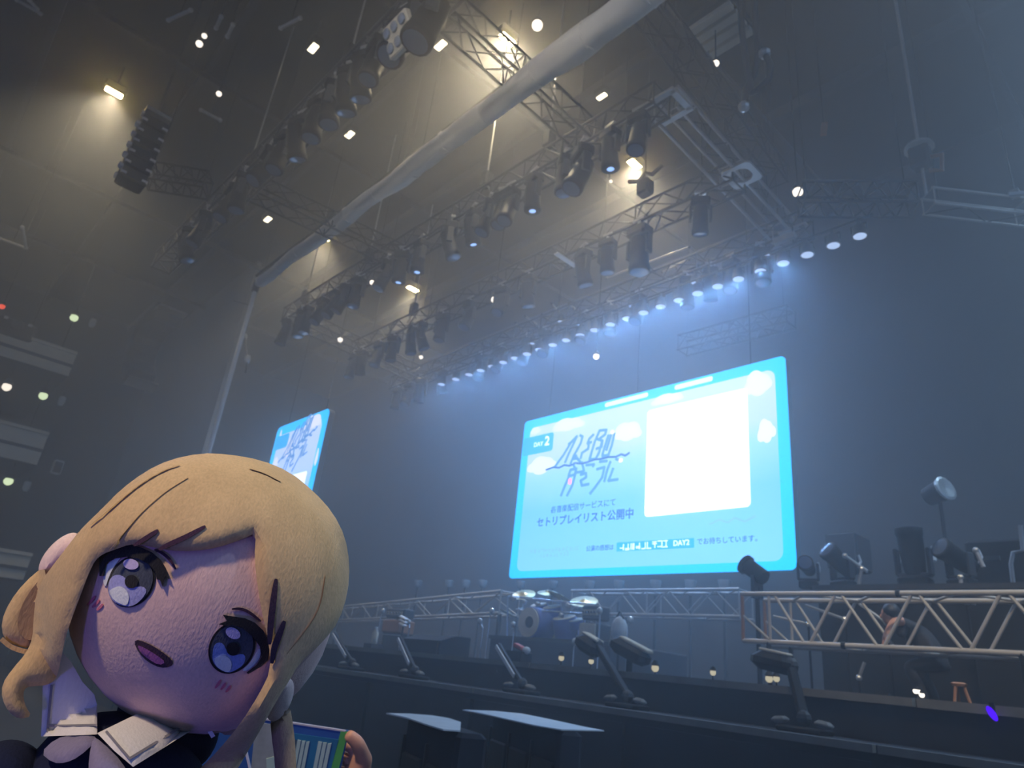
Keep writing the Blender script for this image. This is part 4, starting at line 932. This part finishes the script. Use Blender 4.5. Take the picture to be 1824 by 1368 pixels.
# ------------------------------------------------------------------ low speakers in front of the stage
def low_speaker(poly, label, nb):
    z = 1.34
    P = [at_z(p, z) for p in poly]
    c = sum(P, Vector()) / len(P); r = empty('subwoofer', (c.x, c.y, 0), label, 'speaker', 'low black speakers before the stage')
    MB().prism([(p.x, p.y, z - .006) for p in P], (0, 0, .006)).build('reflection_plate', M['white'], r)  # white plate paints the screen's reflection on the speaker top
    lo = min(P, key=lambda p: p.x); hi = max(P, key=lambda p: p.x); d = (hi - lo); d.z = 0; L = d.length; d.normalize(); nrm = Vector((-d.y, d.x, 0))
    if nrm.y < 0: nrm = -nrm
    ang = math.atan2(d.y, d.x); R = Matrix.Rotation(ang, 3, 'Z'); m_ = (lo + hi) / 2 + nrm * .07
    MB().box((m_.x, m_.y, (z - .012) / 2), (L * .98, .16, z - .012), R, bev=.02).build('cabinet', M['skirt'], r)
    for k in range(nb):
        q = lo + d * (L * (k + .5) / nb) - nrm * .012
        MB().box((q.x, q.y, .68), (L / nb * .8, .03, .95), R, bev=.01).build('grille', M['deck'], r)
        MB().box((q.x - d.x * L / nb * .47, q.y - d.y * L / nb * .47, .66), (.02, .025, 1.15), R).build('corner_strip', M['darkgrey'], r)
    return r
low_speaker([(688, 1270), (725, 1278), (760, 1290), (790, 1299), (820, 1301), (821, 1286), (800, 1279), (770, 1274), (730, 1271)], 'left low black speaker with a pale tapering reflection plate before the stage', 2)
low_speaker([(824, 1264), (870, 1273), (910, 1282), (950, 1291), (1000, 1299), (1076, 1301), (1040, 1294), (980, 1281), (930, 1271), (880, 1266)], 'right low black speaker with a longer white reflection plate before the stage', 3)
# ------------------------------------------------------------------ plush doll held up in front of the camera
def plush(name, col, var=.10, scale=900, bump=.5, rough=.95, sheen=.25):
    m = bpy.data.materials.new(name); m.use_nodes = True; nt = m.node_tree; b = nt.nodes['Principled BSDF']
    b.inputs['Roughness'].default_value = rough; b.inputs['Specular IOR Level'].default_value = .15
    b.inputs['Sheen Weight'].default_value = sheen; b.inputs['Sheen Roughness'].default_value = .5
    tc = nt.nodes.new('ShaderNodeTexCoord')
    n1 = nt.nodes.new('ShaderNodeTexNoise'); n1.inputs['Scale'].default_value = scale; n1.inputs['Detail'].default_value = 3
    n2 = nt.nodes.new('ShaderNodeTexNoise'); n2.inputs['Scale'].default_value = 55; n2.inputs['Detail'].default_value = 4
    mp = nt.nodes.new('ShaderNodeMapping'); mp.inputs['Scale'].default_value = (1, 1, .45)
    nt.links.new(tc.outputs['Object'], mp.inputs[0]); nt.links.new(mp.outputs[0], n1.inputs['Vector']); nt.links.new(mp.outputs[0], n2.inputs['Vector'])
    ad = nt.nodes.new('ShaderNodeMath'); ad.operation = 'ADD'; nt.links.new(n1.outputs['Fac'], ad.inputs[0]); nt.links.new(n2.outputs['Fac'], ad.inputs[1])
    r = nt.nodes.new('ShaderNodeMapRange'); r.inputs[1].default_value = .7; r.inputs[2].default_value = 1.3; nt.links.new(ad.outputs[0], r.inputs[0])
    mx = nt.nodes.new('ShaderNodeMix'); mx.data_type = 'RGBA'
    mx.inputs[6].default_value = (*[c * (1 - var) for c in col], 1); mx.inputs[7].default_value = (*[min(1, c * (1 + var)) for c in col], 1)
    nt.links.new(r.outputs[0], mx.inputs[0]); nt.links.new(mx.outputs[2], b.inputs['Base Color'])
    bp = nt.nodes.new('ShaderNodeBump'); bp.inputs['Strength'].default_value = bump; bp.inputs['Distance'].default_value = .0006
    nt.links.new(ad.outputs[0], bp.inputs['Height']); nt.links.new(bp.outputs['Normal'], b.inputs['Normal'])
    return m
M['p_hair'] = plush('blond_plush', (.62, .42, .215), .13)
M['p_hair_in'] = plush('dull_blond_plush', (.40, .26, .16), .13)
M['p_skin'] = plush('pale_pink_plush', (.78, .52, .47), .09)
M['p_ear'] = plush('light_pink_plush', (.84, .62, .58), .08)
M['p_navy'] = plush('navy_fabric', (.012, .016, .045), .2, sheen=0)
M['p_white'] = plush('white_fabric', (.72, .68, .70), .05)
M['p_grey'] = plush('grey_ribbon', (.20, .19, .24), .08)
M['p_scarf'] = plush('violet_grey_scarf', (.22, .19, .30), .1)
M['e_black'] = plush('black_thread', (.012, .012, .018), .3, 1500, .6)
M['e_dark'] = plush('dark_plum_thread', (.045, .018, .045), .3, 1500, .6)
M['e_slate'] = plush('slate_thread', (.055, .065, .095), .3, 1500, .6)
M['e_lav'] = plush('lavender_thread', (.34, .34, .62), .2, 1500, .6)
M['e_blue'] = plush('blue_thread', (.20, .28, .62), .2, 1500, .6)
M['e_pale'] = plush('pale_lavender_thread', (.52, .44, .70), .1, 1500, .6)
M['e_white'] = plush('white_thread', (.78, .80, .80), .08, 1500, .6)
M['e_pink'] = plush('pink_thread', (.62, .16, .26), .15, 1500, .6)
M['e_mouth'] = plush('mauve_felt', (.42, .12, .30), .12, 1500, .5)
M['e_seam'] = plush('brown_seam', (.38, .24, .11), .2, 1500, .5)
CAM0 = Vector((0, 0, EYE))
class Egg:
    def __init__(s, pc, dist, rpx, rw, rx_px=None):
        s.w = RAY(pc).normalized(); s.c = CAM0 + s.w * dist
        ax = ROT @ Vector((0, 0, -1)); ct = s.w.dot(ax)
        e1 = (s.w - ax / ct * 1.0); e1 = (e1 - s.w * e1.dot(s.w)).normalized() if e1.length > 1e-6 else s.w.orthogonal()
        s.e1, s.e2 = e1, s.w.cross(e1)
        k = .985
        s.r = Vector((rpx * dist * ct * ct / FPX * k, rpx * dist * ct / FPX * k, rw))
        s.B = Matrix((s.e1, s.e2, s.w))           # world -> egg axes
    def hit(s, p, off=0.0, sc=1.0):
        """the point where the sight line of p meets the body, lifted by off"""
        d = RAY(p).normalized(); r = s.r * sc
        o = s.B @ (CAM0 - s.c); q = s.B @ d
        o = Vector([o[i] / r[i] for i in range(3)]); q = Vector([q[i] / r[i] for i in range(3)])
        a, b, c = q.dot(q), o.dot(q), o.dot(o) - 1
        D = b * b - a * c
        q_ = math.sqrt(max(D, 0))
        if sc > 1.05: q_ = max(D, 0) / (q_ + .12 * math.sqrt(a)) if D > 0 else 0.0
        return CAM0 + d * ((-b - q_) / a - off)
    def mesh(s, sc=1.0, shift=0.0, n=40, m=24, keep=None):
        mb = MB(); r = s.r * sc
        mb.ball((0, 0, 0), r, n, m)
        T = s.B.transposed()
        mb.v = [s.c + s.w * shift + T @ v for v in mb.v]
        if keep:
            ok = [keep(v - s.c) for v in mb.v]
            mb.f = [f for f in mb.f if all(ok[i] for i in f)]
        return mb
HEAD = Egg((372, 1058), .40, 250, .064)
BODY = Egg((212, 1432), .405, 178, .050)
def inside(p, poly):
    c = False; j = len(poly) - 1
    for i in range(len(poly)):
        (xi, yi), (xj, yj) = poly[i], poly[j]
        if (yi > p[1]) != (yj > p[1]) and p[0] < (xj - xi) * (p[1] - yi) / (yj - yi) + xi: c = not c
        j = i
    return c
def smooth_poly(P, it=1, closed=True):
    for _ in range(it):
        Q = []; n = len(P)
        for i in range(n if closed else n - 1):
            a, b = P[i], P[(i + 1) % n]
            Q += [(a[0] * .75 + b[0] * .25, a[1] * .75 + b[1] * .25), (a[0] * .25 + b[0] * .75, a[1] * .25 + b[1] * .75)]
        P = Q
    return P
def edge_dist(p, poly):
    best = 1e9; n = len(poly)
    for i in range(n):
        ax_, ay = poly[i]; bx_, by = poly[(i + 1) % n]; dx, dy = bx_ - ax_, by - ay
        L = dx * dx + dy * dy or 1e-9; t = max(0, min(1, ((p[0] - ax_) * dx + (p[1] - ay) * dy) / L))
        best = min(best, (p[0] - ax_ - dx * t) ** 2 + (p[1] - ay - dy * t) ** 2)
    return math.sqrt(best)
def patch(name, poly, m, parent, surf, step=14, off=.0, th=.004, puff=.0, pw=10, sm=1, sc=1.0, lift=None):
    """a fabric piece cut to an outline and laid on a rounded plush body, with its own thickness"""
    poly = smooth_poly(poly, sm) if sm else poly
    pts = list(poly); n = len(pts)
    xs = [p[0] for p in pts]; ys = [p[1] for p in pts]
    y = min(ys) + step / 2; row_ = 0
    while y < max(ys):
        x = min(xs) + (step / 2 if row_ % 2 else step)
        while x < max(xs):
            if inside((x, y), poly) and edge_dist((x, y), poly) > step * .45: pts.append((x, y))
            x += step
        y += step * .87; row_ += 1
    vo, eo, fo, *_ = delaunay_2d_cdt([Vector(p) for p in pts], [], [list(range(n))], 1, 1e-4)
    F = [f for f in fo]
    top, bot = [], []
    for v in vo:
        d = edge_dist(v, poly); k = 1 - math.exp(-d / pw)
        o = off + puff * k + (lift(v) if lift else 0)
        top.append(surf.hit(v, o, sc)); bot.append(surf.hit(v, off - th + (lift(v) if lift else 0), sc))
    k = len(vo); mb = MB(); mb.v = top + bot
    ed = {}
    for f in F:
        for i in range(len(f)): e = (f[i], f[(i + 1) % len(f)]); ed[e] = 1
    mb.f = [tuple(f) for f in F] + [tuple(i + k for i in reversed(f)) for f in F]
    for (a, b) in ed:
        if (b, a) not in ed: mb.f.append((b, a, a + k, b + k))
    o = mb.build(name, m, parent, smooth=True)
    return o
def ribbon(name, pts, w, m, parent, surf, off, sc=1.0, th=.0012, taper=True):
    n = len(pts); L, R = [], []
    for i, p in enumerate(pts):
        a, b = pts[max(i - 1, 0)], pts[min(i + 1, n - 1)]; dx, dy = b[0] - a[0], b[1] - a[1]; l = math.hypot(dx, dy) or 1
        t = i / (n - 1); ww = w / 2 * ((math.sin(math.pi * (t * .84 + .08)) ** .7) if taper else 1)
        L.append((p[0] - dy / l * ww, p[1] + dx / l * ww)); R.append((p[0] + dy / l * ww, p[1] - dx / l * ww))
    return patch(name, L + R[::-1], m, parent, surf, step=5, off=off, th=th, sm=0, sc=sc)
def dense(pts, k=2):
    for _ in range(k): 
        Q = [pts[0]]
        for a, b in zip(pts[:-1], pts[1:]): Q += [(a[0] * .75 + b[0] * .25, a[1] * .75 + b[1] * .25), (a[0] * .25 + b[0] * .75, a[1] * .25 + b[1] * .75)]
        pts = Q + [pts[-1]]
    return pts
def ell(cx_, cy_, a, b, ang, n=28, a0=0, a1=360):
    t = math.radians(ang); P = []
    for k in range(n):
        q = math.radians(a0 + (a1 - a0) * k / (n if a1 - a0 >= 360 else n - 1)); x, y = a * math.cos(q), b * math.sin(q)
        P.append((cx_ + x * math.cos(t) - y * math.sin(t), cy_ + x * math.sin(t) + y * math.cos(t)))
    return P
doll = empty('plush_doll', HEAD.c - Vector((0, 0, .18)), 'blond plush doll with big embroidered eyes, tilted head and sailor collar, close to the camera', 'plush toy')
UPV = (ROT @ Vector((.53, .85, 0))).normalized()
SS = .957; HS = 1.12
head_ = HEAD.mesh(SS).build('head', M['p_skin'], doll, smooth=True)
HEAD.mesh(.955, .010, keep=lambda d: d.dot(UPV) > -.022 or d.dot(HEAD.w) > .035).build('back_hair', M['p_hair'], doll, smooth=True)
FH = [(142, 945), (161, 926), (180, 908), (215, 872), (258, 840), (301, 819), (357, 807), (408, 809), (464, 819), (516, 840), (559, 875), (593, 913), (615, 956), (623, 1004), (620, 1055), (604, 1107), (574, 1145), (532, 1183), (518, 1208), (494, 1246), (468, 1293), (443, 1336), (410, 1392), (320, 1410), (357, 1368), (387, 1339), (430, 1287), (462, 1236), (482, 1195), (479, 1145), (470, 1107), (460, 1055), (453, 995), (456, 949),
      (430, 961), (387, 976), (344, 982), (301, 981), (260, 972), (232, 969), (202, 980), (185, 986), (170, 997), (158, 1021), (142, 1064), (129, 1098), (116, 1137), (110, 1167), (105, 1193), (99, 1210), (86, 1220), (64, 1222), (46, 1224), (41, 1236), (45, 1257), (57, 1276), (34, 1281), (16, 1270), (3, 1244), (4, 1218), (21, 1193), (47, 1163), (58, 1137), (60, 1098), (64, 1059), (77, 1030), (98, 1002), (118, 976)]
def hair_lift(v):
    # the two long locks stand a little away from the face
    l = 0.0
    if v[1] > 1040 and v[0] < 160: l += .006 * min(1, (v[1] - 1040) / 120)
    if v[1] > 1150 and v[0] > 300: l += .008 * min(1, (v[1] - 1150) / 120)
    return l
fh = patch('front_hair', FH, M['p_hair'], doll, HEAD, step=13, off=.0, th=.009, puff=.0042, pw=9, lift=hair_lift, sc=HS)
for pts, w, m in (([(366, 937), (330, 957), (300, 970), (283, 979)], 9, 'e_dark'), ([(282, 944), (262, 957), (238, 972)], 8, 'e_dark'), ([(492, 1031), (487, 1070), (482, 1110), (480, 1148)], 12, 'e_dark'), ([(507, 1106), (497, 1132), (488, 1155), (484, 1182)], 12, 'e_dark'),
                  ([(335, 851), (300, 872), (275, 892), (250, 915), (232, 936), (210, 962), (194, 981)], 2.4, 'e_seam'), ([(580, 1025), (572, 1081), (545, 1124), (512, 1163), (498, 1185)], 2.6, 'e_seam'), ([(160, 936), (190, 912), (215, 890), (250, 862), (290, 838), (320, 828)], 2.4, 'e_seam'), ([(445, 835), (470, 842), (500, 858)], 2, 'e_seam')):
    ribbon('hair_slit' if m == 'e_dark' else 'hair_seam', dense(pts, 2), w * (1 if m == 'e_dark' else .42), M[m], fh, HEAD, .0049, th=.0012, sc=HS)
BL = [(78, 1008), (43, 1038), (17, 1072), (2, 1107), (6, 1137), (26, 1150), (52, 1156), (66, 1140), (70, 1081), (84, 1036)]
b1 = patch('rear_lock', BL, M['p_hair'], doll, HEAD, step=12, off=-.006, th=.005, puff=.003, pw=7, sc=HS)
patch('hollow_shade', [(72, 1030), (48, 1060), (34, 1090), (30, 1118), (40, 1136), (58, 1142), (66, 1120), (70, 1080)], M['p_hair_in'], b1, HEAD, step=12, off=-.0025, th=.001)  # duller blond paints the shade inside the curled lock
ribbon('lock_edge', dense([(2, 1138), (18, 1152), (40, 1160), (58, 1162)], 1), 9, M['p_hair'], b1, HEAD, -.004, taper=False, th=.004)
RL = [(481, 1280), (500, 1262), (516, 1255), (523, 1296), (527, 1340), (529, 1420), (492, 1420), (490, 1360), (484, 1315)]
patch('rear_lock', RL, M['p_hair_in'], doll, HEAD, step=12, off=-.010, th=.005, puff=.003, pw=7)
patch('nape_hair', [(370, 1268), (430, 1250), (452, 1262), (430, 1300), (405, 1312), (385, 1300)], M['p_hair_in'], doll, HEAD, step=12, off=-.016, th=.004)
def ear(cx_, cy_, a, b, ang, d):
    P = ell(cx_, cy_, a, b, ang, 20)
    return patch('ear', P, M['p_ear'], doll, HEAD, step=8, off=d, th=.012, puff=.008, pw=9)
ear(106, 988, 50, 22, -47, -.010); ear(499, 1246, 42, 20, -66, -.006)
# eyes
def eye(part, c, ang, sclera, lash, lid, hi, pu, lo, low_m, wedge):
    root = patch('eye', ell(c[0], c[1], 48.5, 40, ang), M['e_black'], doll, HEAD, step=9, off=.0006, th=.0016, sc=SS)
    patch('iris', ell(c[0], c[1], 44.5, 36, ang), M['e_slate'], root, HEAD, step=9, off=.0011, th=.0012, sc=SS)
    patch('iris_lower', wedge, M[low_m], root, HEAD, step=7, off=.0015, th=.0010, sc=SS)
    patch('pupil', ell(pu[0], pu[1], 12, 12, 0, 20), M['e_black'], root, HEAD, step=6, off=.0021, th=.0012, sc=SS)
    patch('upper_highlight', ell(hi[0], hi[1], 14, 9.5, hi[2], 20), M['e_pale'], root, HEAD, step=6, off=.0021, th=.0012, sc=SS)
    patch('lower_highlight', lo, M['e_white'], root, HEAD, step=6, off=.0021, th=.0012, sc=SS)
    patch('eye_white', sclera, M['e_white'], root, HEAD, step=6, off=.0007, th=.0012, sc=SS)
    patch('eyelash', lash, M['e_black'], root, HEAD, step=7, off=.0024, th=.0020, sm=0, sc=SS)
    ribbon('eyelid_line', dense(lid, 2), 5.5, M['e_dark'], root, HEAD, .0014, sc=SS)
eye('l', (234, 1036), -58, [(184, 1024), (188, 1008), (200, 997), (218, 990), (210, 1000), (200, 1014), (193, 1030), (188, 1046), (184, 1040)],
    [(177, 1026), (176, 988), (196, 980), (212, 974), (228, 970), (249, 974), (271, 984), (287, 998), (296, 1013), (302, 1032), (294, 1026), (290, 1046), (285, 1033), (279, 1032), (277, 1019), (265, 1005), (246, 995), (227, 992), (203, 995), (188, 1003), (184, 1026)],
    [(275, 979), (290, 985), (304, 998), (313, 1014)], (233, 1005, 10), (234, 1036),
    [(193, 1054), (200, 1048), (211, 1044), (220, 1046), (228, 1056), (230, 1066), (226, 1079), (217, 1077), (203, 1070)], 'e_lav',
    [(192, 1052), (194, 1034), (203, 1024), (216, 1024), (228, 1034), (240, 1046), (255, 1044), (262, 1052), (254, 1066), (240, 1078), (226, 1081), (208, 1076), (197, 1066)])
eye('r', (413, 1154), -60, [(463, 1152), (465, 1168), (455, 1183), (441, 1195), (430, 1195), (444, 1182), (454, 1166)],
    [(389, 1112), (404, 1106), (397, 1095), (415, 1098), (436, 1101), (454, 1109), (469, 1123), (478, 1140), (480, 1157), (477, 1176), (466, 1187), (442, 1201), (439, 1198), (457, 1184), (466, 1170), (463, 1152), (452, 1136), (434, 1120), (416, 1114), (403, 1115)],
    [(413, 1085), (427, 1084), (440, 1088), (454, 1098), (465, 1107)], (415, 1128, 28), (415, 1156),
    [(381, 1176), (389, 1170), (398, 1167), (408, 1172), (413, 1181), (411, 1194), (405, 1198), (393, 1193), (384, 1185)], 'e_blue',
    [(378, 1172), (380, 1152), (387, 1144), (398, 1146), (404, 1160), (416, 1168), (432, 1164), (438, 1170), (434, 1184), (420, 1194), (406, 1199), (390, 1192), (381, 1182)])
mo = patch('mouth', [(238, 1143), (247, 1139), (274, 1151), (301, 1170), (309, 1180), (304, 1188), (286, 1190), (264, 1180), (247, 1163)], M['e_dark'], doll, HEAD, step=7, off=.0008, th=.0016, sc=SS)
patch('tongue', [(244, 1149), (254, 1152), (278, 1166), (296, 1180), (283, 1185), (264, 1174), (250, 1162)], M['e_mouth'], mo, HEAD, step=7, off=.0013, th=.001, sc=SS)
for a, b in (((155, 1078), (170, 1061)), ((164, 1082), (177, 1068)), ((172, 1087), (183, 1076)), ((383, 1226), (393, 1211)), ((393, 1229), (402, 1216)), ((402, 1233), (411, 1221))):
    ribbon('blush_stitch', dense([a, ((a[0] + b[0]) / 2 + 1, (a[1] + b[1]) / 2), b], 1), 5, M['e_pink'], doll, HEAD, .0006, sc=SS)
# body
BODY.mesh(1.0, .006).build('torso', M['p_navy'], doll, smooth=True)
ARM = Egg((22, 1385), .41, 70, .024); ARM.mesh().build('sleeve', M['p_navy'], doll, smooth=True)
ARM2 = Egg((392, 1450), .415, 60, .024); ARM2.mesh().build('sleeve', M['p_navy'], doll, smooth=True)
NECK = Egg((300, 1290), .42, 95, .03); NECK.mesh().build('neck', M['p_navy'], doll, smooth=True)
for px in (150, 270): Egg((px, 1640), .41, 62, .024).mesh().build('leg', M['p_skin'], doll, smooth=True)
cl = patch('collar', [(110, 1161), (126, 1178), (147, 1215), (168, 1237), (173, 1256), (173, 1308), (130, 1310), (94, 1311), (73, 1312), (75, 1268), (76, 1222), (94, 1214), (106, 1190)], M['p_white'], doll, BODY, step=11, off=.008, th=.003, puff=.001, sm=0)
ribbon('collar_stripe', dense([(92, 1220), (88, 1262), (84, 1309)], 1), 4.5, M['p_grey'], cl, BODY, .0096, taper=False)
ribbon('collar_stripe', dense([(86, 1293), (130, 1292), (172, 1291)], 1), 3.6, M['p_grey'], cl, BODY, .0096, taper=False)
cr = patch('collar', [(173, 1306), (206, 1290), (243, 1272), (300, 1268), (356, 1272), (346, 1298), (290, 1333), (237, 1366), (204, 1338)], M['p_white'], doll, BODY, step=11, off=.010, th=.003, puff=.001, sm=0)
ribbon('collar_stripe', dense([(189, 1302), (210, 1327), (231, 1351)], 1), 4.5, M['p_grey'], cr, BODY, .0116, taper=False)
ribbon('collar_stripe', dense([(229, 1352), (285, 1318), (342, 1283)], 1), 4.5, M['p_grey'], cr, BODY, .0116, taper=False)
patch('scarf', [(72, 1341), (98, 1316), (130, 1308), (168, 1309), (172, 1320), (141, 1348), (117, 1359), (94, 1359)], M['p_scarf'], doll, BODY, step=11, off=.006, th=.004, puff=.003)
patch('scarf', [(166, 1312), (180, 1320), (219, 1358), (232, 1390), (158, 1390), (158, 1350)], M['p_scarf'], doll, BODY, step=11, off=.007, th=.004, puff=.003)
ribbon('ribbon_pin', [(363, 1284), (371, 1298), (380, 1313)], 8, M['p_white'], doll, BODY, .012, taper=False, th=.003)
# ------------------------------------------------------------------ a hand in the next row holding a printed card
DC = 1.0
def flat(p, dz=0.0):
    d = DC + dz; return CAM0 + ROT @ Vector(((p[0] - CX) / FPX * d, -(p[1] - CY) / FPX * d, -d))
BK = ROT @ Vector((0, 0, -1))
M['c_blue'] = mat('printed_blue', (.035, .13, .42), .4, 0, .15, 30); M['c_teal'] = mat('printed_teal', (.03, .20, .38), .4, 0, .2, 30)
M['c_green'] = mat('printed_green', (.12, .50, .12), .4, 0, .15, 40); M['c_pale'] = mat('printed_pale_green', (.52, .70, .62), .4, 0, .15, 60); M['c_grey'] = mat('printed_grey', (.38, .42, .42), .4, 0, .3, 60)
card = empty('printed_card', flat((480, 1420)), 'blue and green printed card held up by a hand, behind the doll\'s long lock', 'card')
MB().prism([flat(p) for p in ((345, 1262), (524, 1287), (622, 1302), (600, 1400), (580, 1490), (330, 1470))], BK * .002).build('sheet', M['c_blue'], card)
def prt(name, poly, m, k=1): return MB().prism([flat(p, -.0012 * k) for p in poly], BK * .001).build(name, m, card)
prt('top_border', [(345, 1262), (524, 1287), (616, 1301), (615, 1304), (523, 1290), (345, 1265)], M['p_white'])
prt('green_strip', [(607, 1302), (620, 1304), (596, 1400), (580, 1480), (562, 1480), (584, 1390)], M['c_green'])
prt('teal_field', [(520, 1306), (604, 1318), (584, 1390), (562, 1480), (500, 1480), (520, 1380)], M['c_teal'])
for k, (x0, x1) in enumerate(((530, 553), (567, 592))):
    for j in range(3):
        xa_, xb_ = x0 + j * (x1 - x0) / 3, x0 + (j + .8) * (x1 - x0) / 3
        prt('pale_column', [(xa_, 1318 + 3 * k + j * 2), (xb_, 1319 + 3 * k + j), (xb_ - 10, 1372), (xa_ - 10, 1372)], M['c_pale'], 2)
prt('grey_figure', [(468, 1288), (492, 1292), (530, 1320), (522, 1380), (446, 1380), (452, 1320)], M['c_grey'], 1)
prt('pale_figure', [(474, 1352), (488, 1348), (492, 1390), (476, 1390)], M['c_pale'], 2)
V_, E_, Rr = [], [], []
def vtx(p, dz, r): V_.append(flat(p, dz)); Rr.append(r); return len(V_) - 1
def chain(start, items):
    i = start
    for p, dz, r in items: j = vtx(p, dz, r); E_.append((i, j)); i = j
w0 = vtx((612, 1500), .03, .026)
chain(w0, [((625, 1440), .02, .024)])
pm = 1; chain(pm, [((634, 1375), .012, .022)]); pk = 2
chain(pk, [((649, 1352), .002, .0125), ((636, 1322), -.008, .0105), ((617, 1306), -.012, .0080)])   # thumb on the front edge
for k, (y0, y1) in enumerate(((1330, 1318), (1352, 1346), (1376, 1374), (1398, 1400))):
    chain(pk, [((636, y0 + 8), .016 + .003 * k, .009), ((606, y1), .022, .0085), ((580 - 4 * (k == 1), y1 + 4), .018, .0075), ((562, y1 + 8), .014, .006)])
chain(w0, [((580, 1620), .05, .03), ((520, 1800), .10, .036)])
person = empty('person', flat((600, 1600)), 'hand of a person in the next row gripping the green edge of the printed card', 'person')
hand = skin_figure('hand', V_, E_, Rr, M['skin_warm'], person, 2)
ribbon_pts = [flat((437, 1330), -.35), flat((441, 1350), -.35), flat((446, 1372), -.35), flat((445, 1420), -.35)]
cd = MB().path(ribbon_pts, .0013, 6).build('hanging_cord', M['p_white'], doll, smooth=True)
# crew member, dark clothes, half hidden behind the near truss braces
yc = 8.2
h0 = at_y((1592, 1112), yc); hipx = h0.x + .35
cp = empty('person', (hipx, yc, ZD), 'stage worker in black bending behind the near truss, one forearm lit warm', 'person')
Z = ZD
Vs = [(hipx, yc, Z + .50), (hipx - .10, yc, Z + .66), (hipx - .22, yc, Z + .78), (hipx - .30, yc, Z + .82), (hipx + .05, yc - .1, Z + .40), (hipx - .22, yc - .14, Z + .36), (hipx - .08, yc - .12, Z + .06), (hipx - .2, yc - .13, Z + .03),
      (hipx + .05, yc + .1, Z + .40), (hipx - .20, yc + .14, Z + .36), (hipx - .06, yc + .12, Z + .06), (hipx - .18, yc + .13, Z + .03), (hipx - .2, yc - .17, Z + .76), (hipx - .22, yc - .22, Z + .62), (hipx - .2, yc + .17, Z + .76), (hipx - .3, yc + .2, Z + .58)]
Es = [(0, 1), (1, 2), (2, 3), (0, 4), (4, 5), (5, 6), (6, 7), (0, 8), (8, 9), (9, 10), (10, 11), (2, 12), (12, 13), (2, 14), (14, 15)]
skin_figure('clothed_body', Vs, Es, [.13, .13, .12, .05, .08, .07, .045, .04, .08, .07, .045, .04, .06, .05, .06, .05], M['crew_black'], cp, 2)
hd = Vector((hipx - .38, yc, Z + .86)); MB().ball(hd, (.085, .075, .11), 14, 10).ball(hd + Vector((-.085, 0, -.01)), (.02, .015, .025), 8, 6).build('face', M['skin_warm'], cp, smooth=True)
MB().ball(hd + Vector((.02, 0, .035)), (.09, .085, .095), 14, 10).build('hair', M['hair_black'], cp, smooth=True)
a0, a1, a2 = at_y((1612, 1106), yc - .22), at_y((1592, 1108), yc - .28), at_y((1578, 1132), yc - .32)
Vh = [a0, a1, a1.lerp(a2, .5), a2]; Eh = [(0, 1), (1, 2), (2, 3)]; Rh = [.05, .048, .04, .032]
for k in range(4):
    b0_ = len(Vh); Vh += [a2 + Vector((-.02, -.03 + .02 * k, -.06)), a2 + Vector((-.03, -.03 + .022 * k, -.11)), a2 + Vector((-.015, -.03 + .022 * k, -.14))]
    Eh += [(3, b0_), (b0_, b0_ + 1), (b0_ + 1, b0_ + 2)]; Rh += [.011, .010, .008]
b0_ = len(Vh); Vh += [a2 + Vector((.02, -.05, -.03)), a2 + Vector((.02, -.07, -.07))]; Eh += [(3, b0_), (b0_, b0_ + 1)]; Rh += [.012, .009]
skin_figure('forearm', Vh, Eh, Rh, M['skin_warm'], cp, 2)
p = at_y((1708, 1218), 6.8); o = empty('wooden_stool', (p.x, 6.8, ZD), 'small brown wooden stool with a pale top on the stage behind the truss shadow', 'stool')
MB().lathe([(.05, 0), (.06, .02), (.04, .03)], 12, Matrix.Translation((p.x, 6.8, p.z - .02))).build('seat', M['wood'], o)
for k in range(3):
    a = k * 2.1; MB().tube((p.x + .07 * math.cos(a), 6.8 + .07 * math.sin(a), ZD), (p.x + .03 * math.cos(a), 6.8 + .03 * math.sin(a), p.z), .012, 6).build('leg', M['wood'], o)
# ------------------------------------------------------------------ haze
hz = MB().box((-17.5, 0.4, ZC / 2), (44.8, 37, ZC - .02)).build('haze', M['wall'])
hm = bpy.data.materials.new('thin_haze'); hm.use_nodes = True; nt = hm.node_tree; nt.nodes.clear()
vs = nt.nodes.new('ShaderNodeVolumeScatter'); vs.inputs['Density'].default_value = 0.026; vs.inputs['Anisotropy'].default_value = 0.72
vs.inputs['Color'].default_value = (.95, .97, 1, 1)
ou = nt.nodes.new('ShaderNodeOutputMaterial'); nt.links.new(vs.outputs[0], ou.inputs['Volume'])
hz.data.materials[0] = hm
tag(hz, 'thin stage haze filling the hall', 'haze', None, 'stuff')
